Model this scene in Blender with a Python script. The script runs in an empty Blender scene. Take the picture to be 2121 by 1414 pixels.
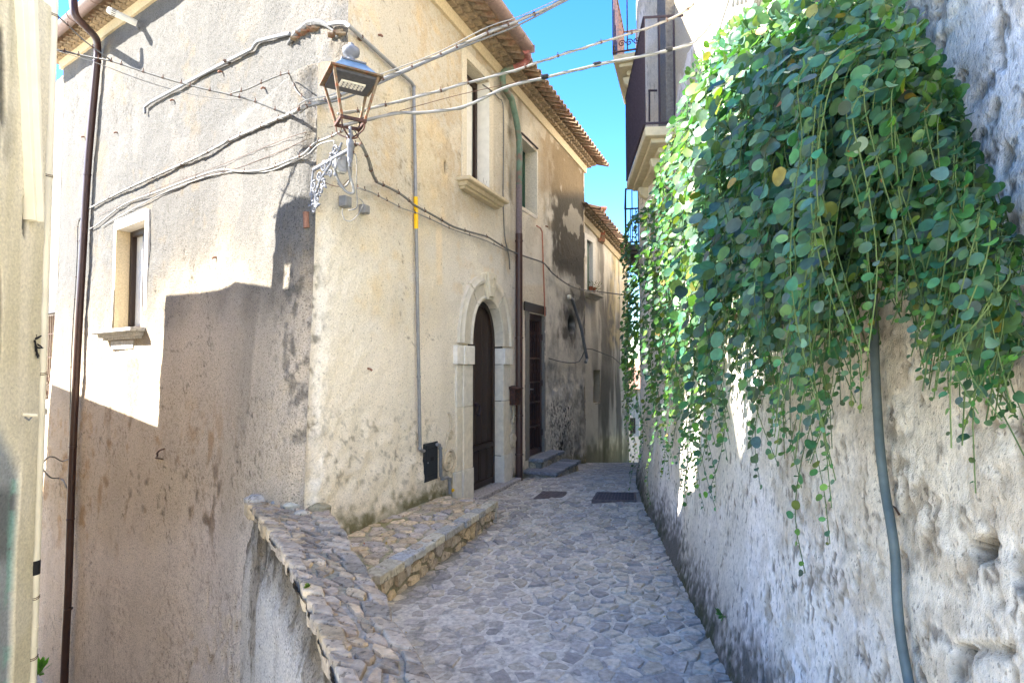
import bpy, math, random
import numpy as np
from mathutils import Vector, Matrix
from mathutils.bvhtree import BVHTree
R = math.radians
S = bpy.context.scene
COL = S.collection
# ---------------------------------------------------------------- camera
F = 1200.0                                   # focal length in photo pixels (2121 wide)
PITCH = math.atan(0.04)
CAMZ = 1.6
cd = bpy.data.cameras.new("camera"); cam = bpy.data.objects.new("camera", cd); COL.objects.link(cam)
cam.location = (0, 0, CAMZ); cam.rotation_euler = (math.pi/2 + PITCH, 0, 0)
cd.sensor_width = 36; cd.sensor_fit = 'HORIZONTAL'; cd.lens = 36*F/2121.0
cd.clip_start = 0.05; cd.clip_end = 5000
S.camera = cam
# ---------------------------------------------------------------- sun, sky, exposure
SUN_EL = R(37.0)
SDIR = Vector((-0.9962*math.cos(SUN_EL), -0.0872*math.cos(SUN_EL), math.sin(SUN_EL)))   # towards the sun
sd = bpy.data.lights.new("sun", 'SUN'); sun = bpy.data.objects.new("sun", sd); COL.objects.link(sun)
sd.energy = 3.6; sd.angle = R(0.5); sd.color = (1.0, 0.95, 0.88)
sun.rotation_euler = SDIR.to_track_quat('Z', 'Y').to_euler()
w = bpy.data.worlds.new("World"); S.world = w; w.use_nodes = True
nt = w.node_tree; bg = nt.nodes['Background']
sky = nt.nodes.new('ShaderNodeTexSky'); sky.sky_type = 'NISHITA'; sky.sun_disc = False
sky.sun_elevation = SUN_EL; sky.sun_rotation = math.atan2(SDIR.x, SDIR.y) % (2*math.pi)
sky.altitude = 400; sky.air_density = 1.0; sky.dust_density = 0.1; sky.ozone_density = 2.5
hs = nt.nodes.new('ShaderNodeHueSaturation'); hs.inputs['Saturation'].default_value = 1.34; hs.inputs['Hue'].default_value = .511
nt.links.new(sky.outputs[0], hs.inputs['Color']); nt.links.new(hs.outputs[0], bg.inputs[0]); bg.inputs[1].default_value = 0.08
S.view_settings.view_transform = 'Standard'; S.view_settings.look = 'None'
S.view_settings.gamma = 1; S.view_settings.use_curve_mapping = False
S.view_settings.exposure = 3.22
S.cycles.max_bounces = 12; S.cycles.diffuse_bounces = 9
# ---------------------------------------------------------------- maths helpers
rng = np.random.default_rng(7); random.seed(7)
cp, sp = math.cos(PITCH), math.sin(PITCH)
def ray(u, v):
    a = (u-1060.5)/F; b = (707-v)/F
    return Vector((a, cp - b*sp, sp + b*cp))
def at(u, v, Y):
    d = ray(u, v); return Vector((0, 0, CAMZ)) + d*(Y/d.y)
def proj(P):
    P = np.asarray(P, float); x = P[..., 0]; y = P[..., 1]; z = P[..., 2]-CAMZ
    f = y*cp + z*sp; up = -y*sp + z*cp
    f = np.maximum(f, 1e-3)
    return 1060.5 + F*x/f, 707 - F*up/f
def on_plane(u, v, P0, n):
    d = ray(u, v); o = Vector((0, 0, CAMZ)); P0 = Vector(P0); n = Vector(n)
    return o + d*((P0-o).dot(n)/d.dot(n))
def lin(r, g, b):
    return tuple(((c/255)/12.92 if c/255 <= .04045 else ((c/255+.055)/1.055)**2.4) for c in (r, g, b))
def sm(a, b, x):
    t = np.clip((x-a)/(b-a), 0, 1); return t*t*(3-2*t)
def _h(i, j, k, s):
    n = (i*374761393 + j*668265263 + k*2147483647 + s*1274126177) & 0xffffffff
    n = ((n ^ (n >> 13))*1274126177) & 0xffffffff
    n = (n ^ (n >> 16)) & 0xffffffff
    n = (n*2654435761) & 0xffffffff
    return (n >> 8).astype(float)/16777216.0
def vn(p, seed=0):
    p = np.asarray(p, float); i = np.floor(p).astype(np.int64); f = p-i; f = f*f*f*(f*(f*6-15)+10)
    r = 0
    for a in (0, 1):
        for b in (0, 1):
            for c in (0, 1):
                wgt = (f[..., 0] if a else 1-f[..., 0])*(f[..., 1] if b else 1-f[..., 1])*(f[..., 2] if c else 1-f[..., 2])
                r = r + wgt*_h(i[..., 0]+a, i[..., 1]+b, i[..., 2]+c, seed)
    return r
def fbm(p, sc=1.0, octv=4, seed=0, gain=.5, st=(1, 1, 1)):
    p = np.asarray(p, float)*np.array(st)*sc; r = 0; a = 1; t = 0
    for o in range(octv):
        r = r + a*vn(p + 17.3*o, seed+o*7); t += a; a *= gain; p = p*2.03
    return r/t                                            # 0..1, mean .5
# ---------------------------------------------------------------- object helpers
def tag(o, label=None, cat=None, group=None, kind=None):
    if label: o['label'] = label
    if cat: o['category'] = cat
    if group: o['group'] = group
    if kind: o['kind'] = kind
    return o
def thing(name, label, cat, loc=(0, 0, 0), group=None):
    o = bpy.data.objects.new(name, None); COL.objects.link(o); o.location = loc; o.empty_display_size = .1
    return tag(o, label, cat, group)
def root_loc(parent):
    l = Vector((0, 0, 0))
    while parent is not None:
        l += parent.location; parent = parent.parent
    return l
class MB:
    def __init__(s): s.v = []; s.f = []; s.c = []; s.cur = (1, 1, 1)
    def add(s, vs, fs):
        b = len(s.v); s.v += [tuple(x) for x in vs]; s.c += [s.cur]*len(vs); s.f += [tuple(b+i for i in f) for f in fs]; return s
    def quad(s, a, b, c, d): return s.add([a, b, c, d], [(0, 1, 2, 3)])
    def box8(s, p):      # p[0..3] bottom ring, p[4..7] top ring
        return s.add(p, [(3, 2, 1, 0), (4, 5, 6, 7), (0, 1, 5, 4), (1, 2, 6, 5), (2, 3, 7, 6), (3, 0, 4, 7)])
    def box(s, x0, x1, y0, y1, z0, z1):
        return s.box8([(x0,y0,z0),(x1,y0,z0),(x1,y1,z0),(x0,y1,z0),(x0,y0,z1),(x1,y0,z1),(x1,y1,z1),(x0,y1,z1)])
    def fbox(s, fr, a0, a1, z0, z1, o0, o1):   # box in a wall frame fr(a, z, out)
        return s.box8([fr(a0,z0,o0),fr(a1,z0,o0),fr(a1,z0,o1),fr(a0,z0,o1),fr(a0,z1,o0),fr(a1,z1,o0),fr(a1,z1,o1),fr(a0,z1,o1)])
    def prism(s, poly, vec):
        n = len(poly); vec = Vector(vec); q = [Vector(p) for p in poly]; t = [p+vec for p in q]
        return s.add(q+t, [tuple(range(n-1, -1, -1)), tuple(range(n, 2*n))] + [(i, (i+1) % n, (i+1) % n+n, i+n) for i in range(n)])
    def tube(s, path, r, n=8, smooth=0, cap=True, rf=None):
        P = [Vector(p) for p in path]
        if smooth: P = crom(P, smooth)
        m = len(P); vs = []; fs = []; up = None
        for i, p in enumerate(P):
            t = (P[min(i+1, m-1)]-P[max(i-1, 0)])
            if t.length < 1e-9: t = Vector((0, 0, 1))
            t.normalize()
            if up is None: up = t.orthogonal().normalized()
            up = (up - t*up.dot(t))
            if up.length < 1e-6: up = t.orthogonal()
            up.normalize(); w_ = t.cross(up)
            rr = rf(i/(m-1)) if rf else r
            for k in range(n):
                a = 2*math.pi*k/n; vs.append(p + (up*math.cos(a) + w_*math.sin(a))*rr)
        for i in range(m-1):
            for k in range(n): fs.append((i*n+k, i*n+(k+1) % n, (i+1)*n+(k+1) % n, (i+1)*n+k))
        if cap: fs += [tuple(range(n-1, -1, -1)), tuple(range((m-1)*n, m*n))]
        return s.add(vs, fs)
    def lathe(s, c, prof, n=20, axis=(0, 0, 1)):
        c = Vector(c); ax = Vector(axis).normalized(); u_ = ax.orthogonal().normalized(); w_ = ax.cross(u_); vs = []; fs = []
        for (r, h) in prof:
            for k in range(n):
                a = 2*math.pi*k/n; vs.append(c + ax*h + (u_*math.cos(a)+w_*math.sin(a))*r)
        for i in range(len(prof)-1):
            for k in range(n): fs.append((i*n+k, i*n+(k+1) % n, (i+1)*n+(k+1) % n, (i+1)*n+k))
        fs += [tuple(range(n-1, -1, -1)), tuple(range((len(prof)-1)*n, len(prof)*n))]
        return s.add(vs, fs)
    def build(s, name, mat, parent=None, smooth=False, bevel=0, seg=2):
        L = root_loc(parent)
        me = bpy.data.meshes.new(name); me.from_pydata([tuple(Vector(x)-L) for x in s.v], [], s.f); me.update()
        ca = me.color_attributes.new('Col', 'FLOAT_COLOR', 'POINT')
        ca.data.foreach_set('color', np.c_[np.array(s.c, float).reshape(-1, 3), np.ones(len(s.c))].ravel())
        me.materials.append(mat)
        if smooth:
            me.polygons.foreach_set('use_smooth', [True]*len(me.polygons))
            if smooth != 'all': me.set_sharp_from_angle(angle=R(40))
        o = bpy.data.objects.new(name, me); COL.objects.link(o)
        if parent: o.parent = parent
        if bevel:
            b = o.modifiers.new('bevel', 'BEVEL'); b.width = bevel; b.segments = seg; b.limit_method = 'ANGLE'; b.angle_limit = R(35)
        return o
def crom(P, k):
    out = []
    Q = [P[0]*2-P[1]] + P + [P[-1]*2-P[-2]]
    for i in range(1, len(Q)-2):
        a, b, c, d = Q[i-1], Q[i], Q[i+1], Q[i+2]
        for j in range(k):
            t = j/k; out.append(.5*((2*b)+(c-a)*t+(2*a-5*b+4*c-d)*t*t+(3*b-a-3*c+d)*t**3))
    out.append(P[-1]); return out
def grid(name, A, Z, P, C, mat, parent=None, mask=None, flip=False, kind=None, smooth=True):
    """P (n,m,3) array of points over A x Z, C (n,m,3) colours, mask (n-1,m-1) of kept cells"""
    n, m = P.shape[:2]; L = root_loc(parent)
    I = np.arange(n*m).reshape(n, m)
    q = np.stack([I[:-1, :-1], I[1:, :-1], I[1:, 1:], I[:-1, 1:]], -1)
    if flip: q = q[..., ::-1]
    q = q[mask] if mask is not None else q.reshape(-1, 4)
    me = bpy.data.meshes.new(name)
    me.vertices.add(n*m); me.vertices.foreach_set('co', (P-np.array(L)).reshape(-1))
    me.loops.add(q.size); me.loops.foreach_set('vertex_index', q.reshape(-1).astype(np.int32))
    me.polygons.add(len(q)); me.polygons.foreach_set('loop_start', np.arange(0, q.size, 4, dtype=np.int32))
    me.update(calc_edges=True); me.validate()
    if smooth: me.polygons.foreach_set('use_smooth', np.ones(len(me.polygons), bool))
    ca = me.color_attributes.new('Col', 'FLOAT_COLOR', 'POINT')
    ca.data.foreach_set('color', np.concatenate([C, np.ones(C.shape[:2]+(1,))], -1).reshape(-1))
    me.materials.append(mat)
    o = bpy.data.objects.new(name, me); COL.objects.link(o)
    if parent: o.parent = parent
    if kind: o['kind'] = kind
    return o
def bvh(o):
    me = o.data; L = root_loc(o.parent) if o.parent else Vector()
    return BVHTree.FromPolygons([v.co+L for v in me.vertices], [tuple(p.vertices) for p in me.polygons])
# ---------------------------------------------------------------- materials
def mat(name, col=None, rough=.85, metal=0, n1=(40, .25), b1=(60, .3, .004), b2=None, spots=None, spec=.3, mixcol=None, mixn=None, stretch=None):
    """col None = the mesh's own colour attribute. n1 = (scale, amount) value noise; b = (scale, strength, distance)"""
    m = bpy.data.materials.new(name); m.use_nodes = True; t = m.node_tree; N = t.nodes; Lk = t.links
    bs = N['Principled BSDF']; bs.inputs['Roughness'].default_value = rough; bs.inputs['Metallic'].default_value = metal
    bs.inputs['Specular IOR Level'].default_value = spec
    geo = N.new('ShaderNodeNewGeometry'); src = geo.outputs['Position']
    if stretch:
        mp = N.new('ShaderNodeMapping'); mp.inputs['Scale'].default_value = stretch; Lk.new(src, mp.inputs[0]); src = mp.outputs[0]
    if col is None:
        a = N.new('ShaderNodeAttribute'); a.attribute_name = 'Col'; c = a.outputs['Color']
    else:
        a = N.new('ShaderNodeRGB'); a.outputs[0].default_value = (*col, 1); c = a.outputs[0]
    def noise(sc, det=4, r=.6):
        x = N.new('ShaderNodeTexNoise'); x.inputs['Scale'].default_value = sc; x.inputs['Detail'].default_value = det; x.inputs['Roughness'].default_value = r
        Lk.new(src, x.inputs['Vector']); return x
    def mul(c, f, lo, hi, a0=.3, a1=.7):
        mr = N.new('ShaderNodeMapRange'); mr.inputs[1].default_value = a0; mr.inputs[2].default_value = a1; mr.inputs[3].default_value = lo; mr.inputs[4].default_value = hi
        Lk.new(f, mr.inputs[0]); vm = N.new('ShaderNodeVectorMath'); vm.operation = 'SCALE'; Lk.new(c, vm.inputs[0]); Lk.new(mr.outputs[0], vm.inputs['Scale']); return vm.outputs[0]
    if mixcol:
        x = noise(mixn[0], 6, .65); mr = N.new('ShaderNodeMapRange'); mr.inputs[1].default_value = mixn[1]; mr.inputs[2].default_value = mixn[2]; Lk.new(x.outputs[0], mr.inputs[0])
        mx = N.new('ShaderNodeMix'); mx.data_type = 'RGBA'; Lk.new(mr.outputs[0], mx.inputs[0]); Lk.new(c, mx.inputs[6]); mx.inputs[7].default_value = (*mixcol, 1); c = mx.outputs[2]
    if n1:
        x = noise(*([n1[0]])); c = mul(c, x.outputs[0], 1-n1[1], 1+n1[1]*.6)
    if spots:   # (scale, threshold, darkening)
        x = noise(spots[0], 2, .5); c = mul(c, x.outputs[0], spots[2], 1, spots[1]-.03, spots[1]+.03)
    Lk.new(c, bs.inputs['Base Color'])
    prev = None
    for b in (b1, b2):
        if b:
            x = noise(b[0], 5, .65); bm = N.new('ShaderNodeBump'); bm.inputs['Strength'].default_value = b[1]; bm.inputs['Distance'].default_value = b[2]
            Lk.new(x.outputs[0], bm.inputs['Height'])
            if prev: Lk.new(prev, bm.inputs['Normal'])
            prev = bm.outputs[0]
    if prev: Lk.new(prev, bs.inputs['Normal'])
    return m
M = {}
M['plaster'] = mat('rough_plaster', rough=.95, n1=(75, .34), b1=(45, 1, .020), b2=(110, 1, .012), spots=(62, .375, .5), spec=.1)
M['plaster_street'] = mat('old_limewash', rough=.95, n1=(70, .22), b1=(40, .9, .012), b2=(120, .9, .007), spots=(50, .33, .62), spec=.1)
M['plaster_fine'] = mat('limewash_plaster', rough=.93, n1=(60, .15), b1=(22, .6, .010), b2=(120, .5, .004), spots=(60, .29, .6), spec=.1)
M['pitted'] = mat('pitted_plaster', rough=.95, n1=(70, .2), b1=(60, .8, .008), b2=(190, 1, .005), spots=(80, .345, .55), spec=.08, stretch=(1, 1, .6))
M['cream'] = mat('cream_render', rough=.9, n1=(48, .2), b1=(36, .7, .010), b2=(150, .7, .005), spots=(60, .31, .75), spec=.12)
M['slate'] = mat('slate_stone', rough=.75, n1=(28, .35), b1=(18, .9, .016), b2=(90, .8, .006), spec=.3)
M['rock'] = mat('limestone', rough=.9, n1=(24, .32), b1=(20, .9, .014), b2=(90, .8, .006), spots=(35, .36, .5), spec=.15)
M['mortar'] = mat('mortar', rough=.95, n1=(35, .35), b1=(30, .9, .010), b2=(160, .8, .005), spec=.1)
M['carved'] = mat('carved_limestone', rough=.85, n1=(14, .14), b1=(40, .4, .004), b2=(160, .4, .002), spots=(70, .3, .7), spec=.2)
M['tile'] = mat('terracotta', rough=.9, n1=(20, .4), b1=(40, .6, .006), mixcol=lin(150, 134, 110), mixn=(9, .36, .58), spec=.1)
M['wood'] = mat('dark_wood', lin(48, 34, 27), rough=.45, n1=(30, .45), b1=(60, .4, .003), spec=.4, stretch=(6, 6, .5))
M['brown'] = mat('brown_paint', lin(66, 44, 38), rough=.4, n1=(12, .2), b1=(40, .2, .002), spec=.5)
M['rust2'] = mat('worn_cover_iron', lin(118, 106, 100), rough=.7, metal=.1, n1=(40, .4), b1=(90, .5, .003), mixcol=lin(92, 80, 76), mixn=(20, .4, .6))
M['rust'] = mat('rusty_iron', lin(96, 64, 52), rough=.75, metal=.2, n1=(40, .4), b1=(90, .5, .003), mixcol=lin(60, 48, 46), mixn=(30, .4, .6))
M['darkiron'] = mat('dark_iron', lin(58, 50, 58), rough=.7, metal=.2, n1=(40, .3), b1=(90, .4, .002))
M['grey'] = mat('grey_metal', lin(132, 134, 136), rough=.5, metal=.3, n1=(20, .2), b1=(60, .2, .002), spec=.5)
M['silver'] = mat('silver_paint', lin(104, 108, 116), rough=.7, metal=0, n1=(30, .3), b1=(80, .4, .002), mixcol=lin(92, 98, 108), mixn=(60, .5, .7), spec=.5)
M['blue'] = mat('galvanised_sheet', lin(120, 150, 175), rough=.35, metal=.5, n1=(14, .3), b1=(30, .2, .002), spec=.6)
M['brass'] = mat('weathered_brown_metal', lin(112, 98, 78), rough=.6, metal=.4, n1=(30, .4), b1=(60, .3, .002), mixcol=lin(130, 76, 48), mixn=(22, .5, .62))
M['cableg'] = mat('mid_grey_cable', lin(124, 124, 120), rough=.6, n1=(30, .2), b1=None)
M['cable'] = mat('grey_cable', lin(138, 137, 132), rough=.6, n1=(30, .15), b1=None)
M['cabled'] = mat('dark_cable', lin(104, 104, 100), rough=.65, n1=(30, .25), b1=None)
M['wire'] = mat('rusty_wire', lin(88, 66, 54), rough=.8, n1=(30, .25), b1=None)
M['black'] = mat('black_plastic', lin(28, 29, 31), rough=.6, n1=(20, .2), b1=None)
M['yellow'] = mat('yellow_sleeve', lin(225, 180, 20), rough=.5, n1=(20, .1), b1=None)
M['white'] = mat('white_paint', lin(226, 224, 214), rough=.7, n1=(14, .1), b1=(40, .3, .003))
M['pvc'] = mat('cream_pvc', lin(226, 220, 196), rough=.5, n1=(5, .1), b1=(20, .15, .002))
M['green'] = mat('green_shutter', lin(38, 84, 66), rough=.55, n1=(20, .2), b1=None)
M['copper'] = mat('verdigris_pipe', lin(98, 122, 104), rough=.7, n1=(12, .3), b1=(40, .3, .003), mixcol=lin(112, 94, 84), mixn=(6, .48, .6))
M['zinc'] = mat('zinc_gutter', lin(140, 120, 112), rough=.5, metal=.3, n1=(30, .2), b1=(60, .2, .002))
M['meter'] = mat('meter_door', lin(46, 50, 54), rough=.5, metal=.2, n1=(30, .2), b1=(30, .2, .002))
M['hose'] = mat('grey_hose', lin(86, 98, 98), rough=.55, n1=(14, .3), b1=(40, .3, .002))
M['terra'] = mat('plant_pot', lin(150, 84, 60), rough=.85)
M['shard'] = mat('old_terracotta_shard', lin(132, 96, 78), rough=.9)
M['darkin'] = mat('dark_recess', lin(30, 26, 22), rough=1, b1=None)
M['curtain'] = mat('white_curtain', lin(220, 218, 208), rough=.9, n1=(10, .1), b1=None)
M['teal'] = mat('old_blue_grey_paint', lin(140, 146, 148), rough=.9, n1=(9, .3), b1=(30, .7, .008), mixcol=lin(96, 160, 148), mixn=(5, .52, .6))
def glass(name, tint):
    m = bpy.data.materials.new(name); m.use_nodes = True; b = m.node_tree.nodes['Principled BSDF']
    b.inputs['Base Color'].default_value = (*tint, 1); b.inputs['Roughness'].default_value = .06; b.inputs['Specular IOR Level'].default_value = .7; return m
M['glass'] = glass('window_glass', lin(150, 155, 150))
def leafmat(name):
    m = bpy.data.materials.new(name); m.use_nodes = True; t = m.node_tree; N = t.nodes; L = t.links
    bs = N['Principled BSDF']; out = N['Material Output']
    a = N.new('ShaderNodeAttribute'); a.attribute_name = 'Col'
    geo = N.new('ShaderNodeNewGeometry')
    x = N.new('ShaderNodeTexNoise'); x.inputs['Scale'].default_value = 55; L.new(geo.outputs['Position'], x.inputs['Vector'])
    mr = N.new('ShaderNodeMapRange'); mr.inputs[1].default_value = .3; mr.inputs[2].default_value = .7; mr.inputs[3].default_value = .75; mr.inputs[4].default_value = 1.2; L.new(x.outputs[0], mr.inputs[0])
    vm = N.new('ShaderNodeVectorMath'); vm.operation = 'SCALE'; L.new(a.outputs['Color'], vm.inputs[0]); L.new(mr.outputs[0], vm.inputs['Scale'])
    L.new(vm.outputs[0], bs.inputs['Base Color']); bs.inputs['Roughness'].default_value = .45; bs.inputs['Specular IOR Level'].default_value = .45
    tr = N.new('ShaderNodeBsdfTranslucent'); vm2 = N.new('ShaderNodeVectorMath'); vm2.operation = 'MULTIPLY'; L.new(vm.outputs[0], vm2.inputs[0]); vm2.inputs[1].default_value = (1.8, 2.1, .45)
    L.new(vm2.outputs[0], tr.inputs['Color']); mx = N.new('ShaderNodeMixShader'); mx.inputs[0].default_value = .26
    L.new(bs.outputs[0], mx.inputs[1]); L.new(tr.outputs[0], mx.inputs[2]); L.new(mx.outputs[0], out.inputs['Surface'])
    return m
M['leaf'] = leafmat('leaf'); M['stem'] = mat('green_stem', lin(66, 88, 48), rough=.7, n1=(30, .2), b1=None)
# ---------------------------------------------------------------- plan of the place
C0 = Vector((-1.43, 4.94, 0)); dL = Vector((-.793, .609, 0)).normalized(); dR = Vector((.391, .920, 0)).normalized()
nL = Vector((dL.y, -dL.x, 0)); nL = -nL if nL.y > 0 else nL
nR = Vector((dR.y, -dR.x, 0))
SH = -dR*.47                                     # the lower corner stands this far forward
def fR(r, z, o=0): p = C0 + dR*r + nR*o; return Vector((p.x, p.y, z))
def bulge(t, z): return (1-sm(0, 2.6, t))*(1-sm(4.05, 4.32, z))*(.80 + .20*sm(3.2, 0, z))
def fL(t, z, o=0):
    b = float(bulge(np.array(float(t)), np.array(float(z)))); p = C0 + dL*t + nL*o + SH*b + nL*(.03*max(0, 3-z)*float(sm(0, .8, t))); return Vector((p.x, p.y, z))
def rOf(u, v=755): p = on_plane(u, v, C0, nR); return (p-C0).dot(dR), p.z
def tOf(u, v=755): p = on_plane(u, v, C0, nL); return (p-C0).dot(dL), p.z
def street_z(x, y):
    x = np.asarray(x, float); y = np.asarray(y, float)
    return -.09*(1-np.clip((x+.9)/2.2, 0, 1)) - np.clip(y-8.3, 0, 3.5)*.11 - np.clip(y-11.8, 0, 40)*.175
WY = np.array([-14, -2, 2.91, 6.3, 7.84, 9.6, 12.3, 16.2, 22.]); WX = np.array([.65, .65, 1.165, 1.52, 1.73, 2.13, 2.85, 4.1, 6.0])
def wallX(y, z=0.0):
    y = np.asarray(y, float); z = np.asarray(z, float)
    return np.interp(y, WY, WX) + .068*np.clip(z, 0, 5)*(1-sm(6.4, 8.0, y)) - .07*np.exp(-np.clip(z, 0, 9)/.22)
def inb(u, v, u0, u1, v0, v1, f=15):
    return sm(u0-f, u0+f, u)*(1-sm(u1-f, u1+f, u))*sm(v0-f, v0+f, v)*(1-sm(v1-f, v1+f, v))
def mixc(C, c, k): k = np.clip(k, 0, 1)[..., None]; return C*(1-k) + np.array(c)*k
# ================================================================ MAIN HOUSE WALLS
house = thing('stone_house', 'big two storey corner house of stained cream plaster with arched doorway and tiled eaves', 'house', tuple(C0))
ZL = np.concatenate([np.arange(-3.5, -2.2, .05), np.arange(-2.2, 6.72, .022)])
def lspan(a, b, n): return np.linspace(a, b, n)
tt = np.concatenate([np.arange(0, .5, .015), np.arange(.5, 7.93, .024)])
T0, T1, WZ0, WZ1 = 4.25, 5.24, 2.05, 3.50                      # left window opening
tt = np.unique(np.concatenate([tt[(abs(tt-T0) > .012) & (abs(tt-T1) > .012)], [T0, T1]]))
T, Zg = np.meshgrid(tt, ZL, indexing='ij')
def npv(v): return np.array(v)[None, None, :]
B = bulge(T, Zg)
nb = np.array((nL+nR).normalized())
def corner(P, s, sgn, Zg):
    k = .5*np.exp(-(s/.22)**2); n = (npv(nL)*(1-k[..., None]) + npv(nR)*k[..., None]) if sgn < 0 else (npv(nR)*(1-k[..., None]) + npv(nL)*k[..., None])
    n = n/np.linalg.norm(n, axis=-1, keepdims=True)
    rad = .03 + .055*(1-sm(4.1, 4.4, Zg))
    P = P - npv(nb)*(rad*np.exp(-(s/(.06+rad))**2))[..., None]
    low = 1-sm(4.05, 4.35, Zg)
    near = np.exp(-(s/.7)**2)
    d = .030*(fbm(P, 2.2, 5, 3)-.5) + (.05*near*low)*(fbm(P, 6, 4, 9)-.5) + .012*(fbm(P, 22, 3, 5)-.5)
    return P, n, d
P = npv(C0) + T[..., None]*npv(dL) + B[..., None]*npv(SH) + (.03*np.clip(3-Zg, 0, 9)*sm(0, .8, T))[..., None]*npv(nL)
P[..., 2] = Zg
P, n, d = corner(P, T, -1, Zg)
u, v = proj(P)
n3 = fbm(P, 1.3, 5, 21); n4 = fbm(P, 6, 4, 33); nst = fbm(P, 2.2, 5, 41, st=(1, 1, .28)); n9 = fbm(P, 14, 4, 55)
# rough eroded patches and pits low on the wall
pit = sm(.63, .72, fbm(P, 9, 3, 61, st=(1, 1, .6)))
er = sm(1150, 1320, v)*sm(330, 470, u)*(1-sm(520, 560, u))
d += -.03*pit*(.08+er*1.2)*(.3+sm(850, 1250, v)) + .06*er*(fbm(P, 7, 4, 71)-.5)
stripe = sm(.55, .75, fbm(P, 2.0, 4, 73, st=(1, 1, .25)))
d += -.012*stripe*inb(u, v, 170, 340, 640, 1200, 40)
P = P + n*d[..., None]
up = lin(114, 112, 107); mid = lin(146, 137, 121); lowc = lin(216, 200, 176); pale = lin(226, 214, 200)  # sunlit upper tone darkened, shaded lower tone lightened, to even out the light
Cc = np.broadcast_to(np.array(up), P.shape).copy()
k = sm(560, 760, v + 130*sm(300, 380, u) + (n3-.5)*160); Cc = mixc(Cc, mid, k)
k = sm(640, 860, v + 140*sm(300, 380, u) + (n3-.5)*220); Cc = mixc(Cc, lowc, k*.9)  # the lighter tone follows the edge of the cast shadow
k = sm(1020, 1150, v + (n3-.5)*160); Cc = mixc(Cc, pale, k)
Cc = mixc(Cc, lin(182, 148, 108), sm(.52, .68, n4*.5+nst*.5)*inb(u, v, 60, 480, 850, 1130, 60)*.75)
Cc = mixc(Cc, lin(112, 106, 98), sm(.54, .64, n4*.45+n9*.2+nst*.35)*inb(u, v, 230, 560, 960, 1110, 60)*.75)
Cc = mixc(Cc, lin(126, 116, 100), sm(.5, .62, nst)*inb(u, v, 500, 700, 600, 1010, 60)*.6)
Cc = mixc(Cc, lin(88, 86, 80), sm(.49, .62, n4*.35+n9*.65)*inb(u, v, 575, 660, 540, 930, 40)*.75)
Cc = mixc(Cc, lin(92, 90, 84), sm(.5, .66, nst*.6+n9*.4)*.35*(1-sm(500, 700, v))); Cc = mixc(Cc, lin(134, 120, 96), sm(.54, .66, n4*.5+n3*.5)*.35*(1-sm(500, 700, v)))
Cc = mixc(Cc, lin(150, 122, 94), pit*(.12+.45*er)*sm(600, 1100, v))
n7 = fbm(P, 30, 3, 77); Cc = mixc(Cc, lin(130, 104, 80), sm(.60, .70, n7)*sm(600, 1000, v)*sm(.42, .62, n3)*.45)
ck = np.exp(-((fbm(P, 1.1, 5, 81, gain=.55)-.5)/.0035)**2)*sm(.48, .6, fbm(P, .9, 2, 82)); Cc = mixc(Cc, lin(70, 62, 52), ck*.65)
Cc = mixc(Cc, lin(196, 192, 182), inb(u, v, 236, 296, 716, 738, 4)*sm(.4, .5, n9)*.8); Cc = mixc(Cc, lin(96, 84, 66), inb(u, v, 225, 330, 735, 960, 20)*sm(.54, .64, nst)*.5)
pt = sm(.60, .625, fbm(P, 1.5, 5, 83, gain=.5)); Cc = mixc(Cc, Cc.mean((0, 1))*1.0, pt*.12)
Cc = Cc*(.86+.28*nst[..., None])
hole = (T > T0) & (T < T1) & (Zg > WZ0) & (Zg < WZ1)
tc = (tt[1:]+tt[:-1])/2; zc = (ZL[1:]+ZL[:-1])/2
mk = ~((tc[:, None] > T0) & (tc[:, None] < T1) & (zc[None] > WZ0) & (zc[None] < WZ1))
mk &= zc[None] < (6.08+.08*tc[:, None])
mk &= ~((tc[:, None] < .35) & (zc[None] < -1.6))
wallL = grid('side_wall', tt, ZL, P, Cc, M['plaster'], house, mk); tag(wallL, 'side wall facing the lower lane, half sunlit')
# ---- right hand (street) wall
RW1 = (rOf(963)[0], rOf(1011)[0]); RW2 = (rOf(1081)[0], rOf(1112)[0]); RG = (rOf(1096)[0], rOf(1127)[0]); RA = (rOf(974)[0], rOf(1037)[0])
def zAt(u_, v_): return rOf(u_, v_)[1]
Z1b, Z1t = zAt(1011, 413), zAt(963, 117); Z1t = (zAt(963, 117)+zAt(1011, 172))/2; Z1b = (zAt(963, 372)+zAt(1011, 413))/2
Z2t = zAt(1112, 315); Z2b = zAt(1098, 438)
ZGb, ZGt = .175, zAt(1127, 655)
RM = (RA[0]+RA[1])/2; RHW = (RA[1]-RA[0])/2; ZSP = 1.83; ZAP = 2.44
rr = np.concatenate([np.arange(0, .5, .015), np.arange(.5, 7.6, .022)])
REND = rOf(1212)[0]
cuts = [*RW1, *RW2, *RG, REND]
rr = rr[(np.min(abs(rr[:, None]-np.array(cuts)[None]), 1) > .011)]; rr = np.unique(np.concatenate([rr, cuts])); rr = rr[rr <= REND+1e-6]
Rr, Zg = np.meshgrid(rr, ZL, indexing='ij')
def bulgeR(r, z): return (1-sm(0, 2.0, r))*(1-sm(4.05, 4.32, z))*(.80 + .20*sm(3.2, 0, z))
P = npv(C0) + Rr[..., None]*npv(dR) + bulgeR(Rr, Zg)[..., None]*npv(SH); P[..., 2] = Zg
P, n, d = corner(P, Rr, 1, Zg)
u, v = proj(P)
n3 = fbm(P, 1.3, 5, 121); n4 = fbm(P, 6, 4, 133); nst = fbm(P, 2.4, 5, 141, st=(1, 1, .25)); n9 = fbm(P, 16, 4, 155); n8 = fbm(P, 30, 3, 156)
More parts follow.
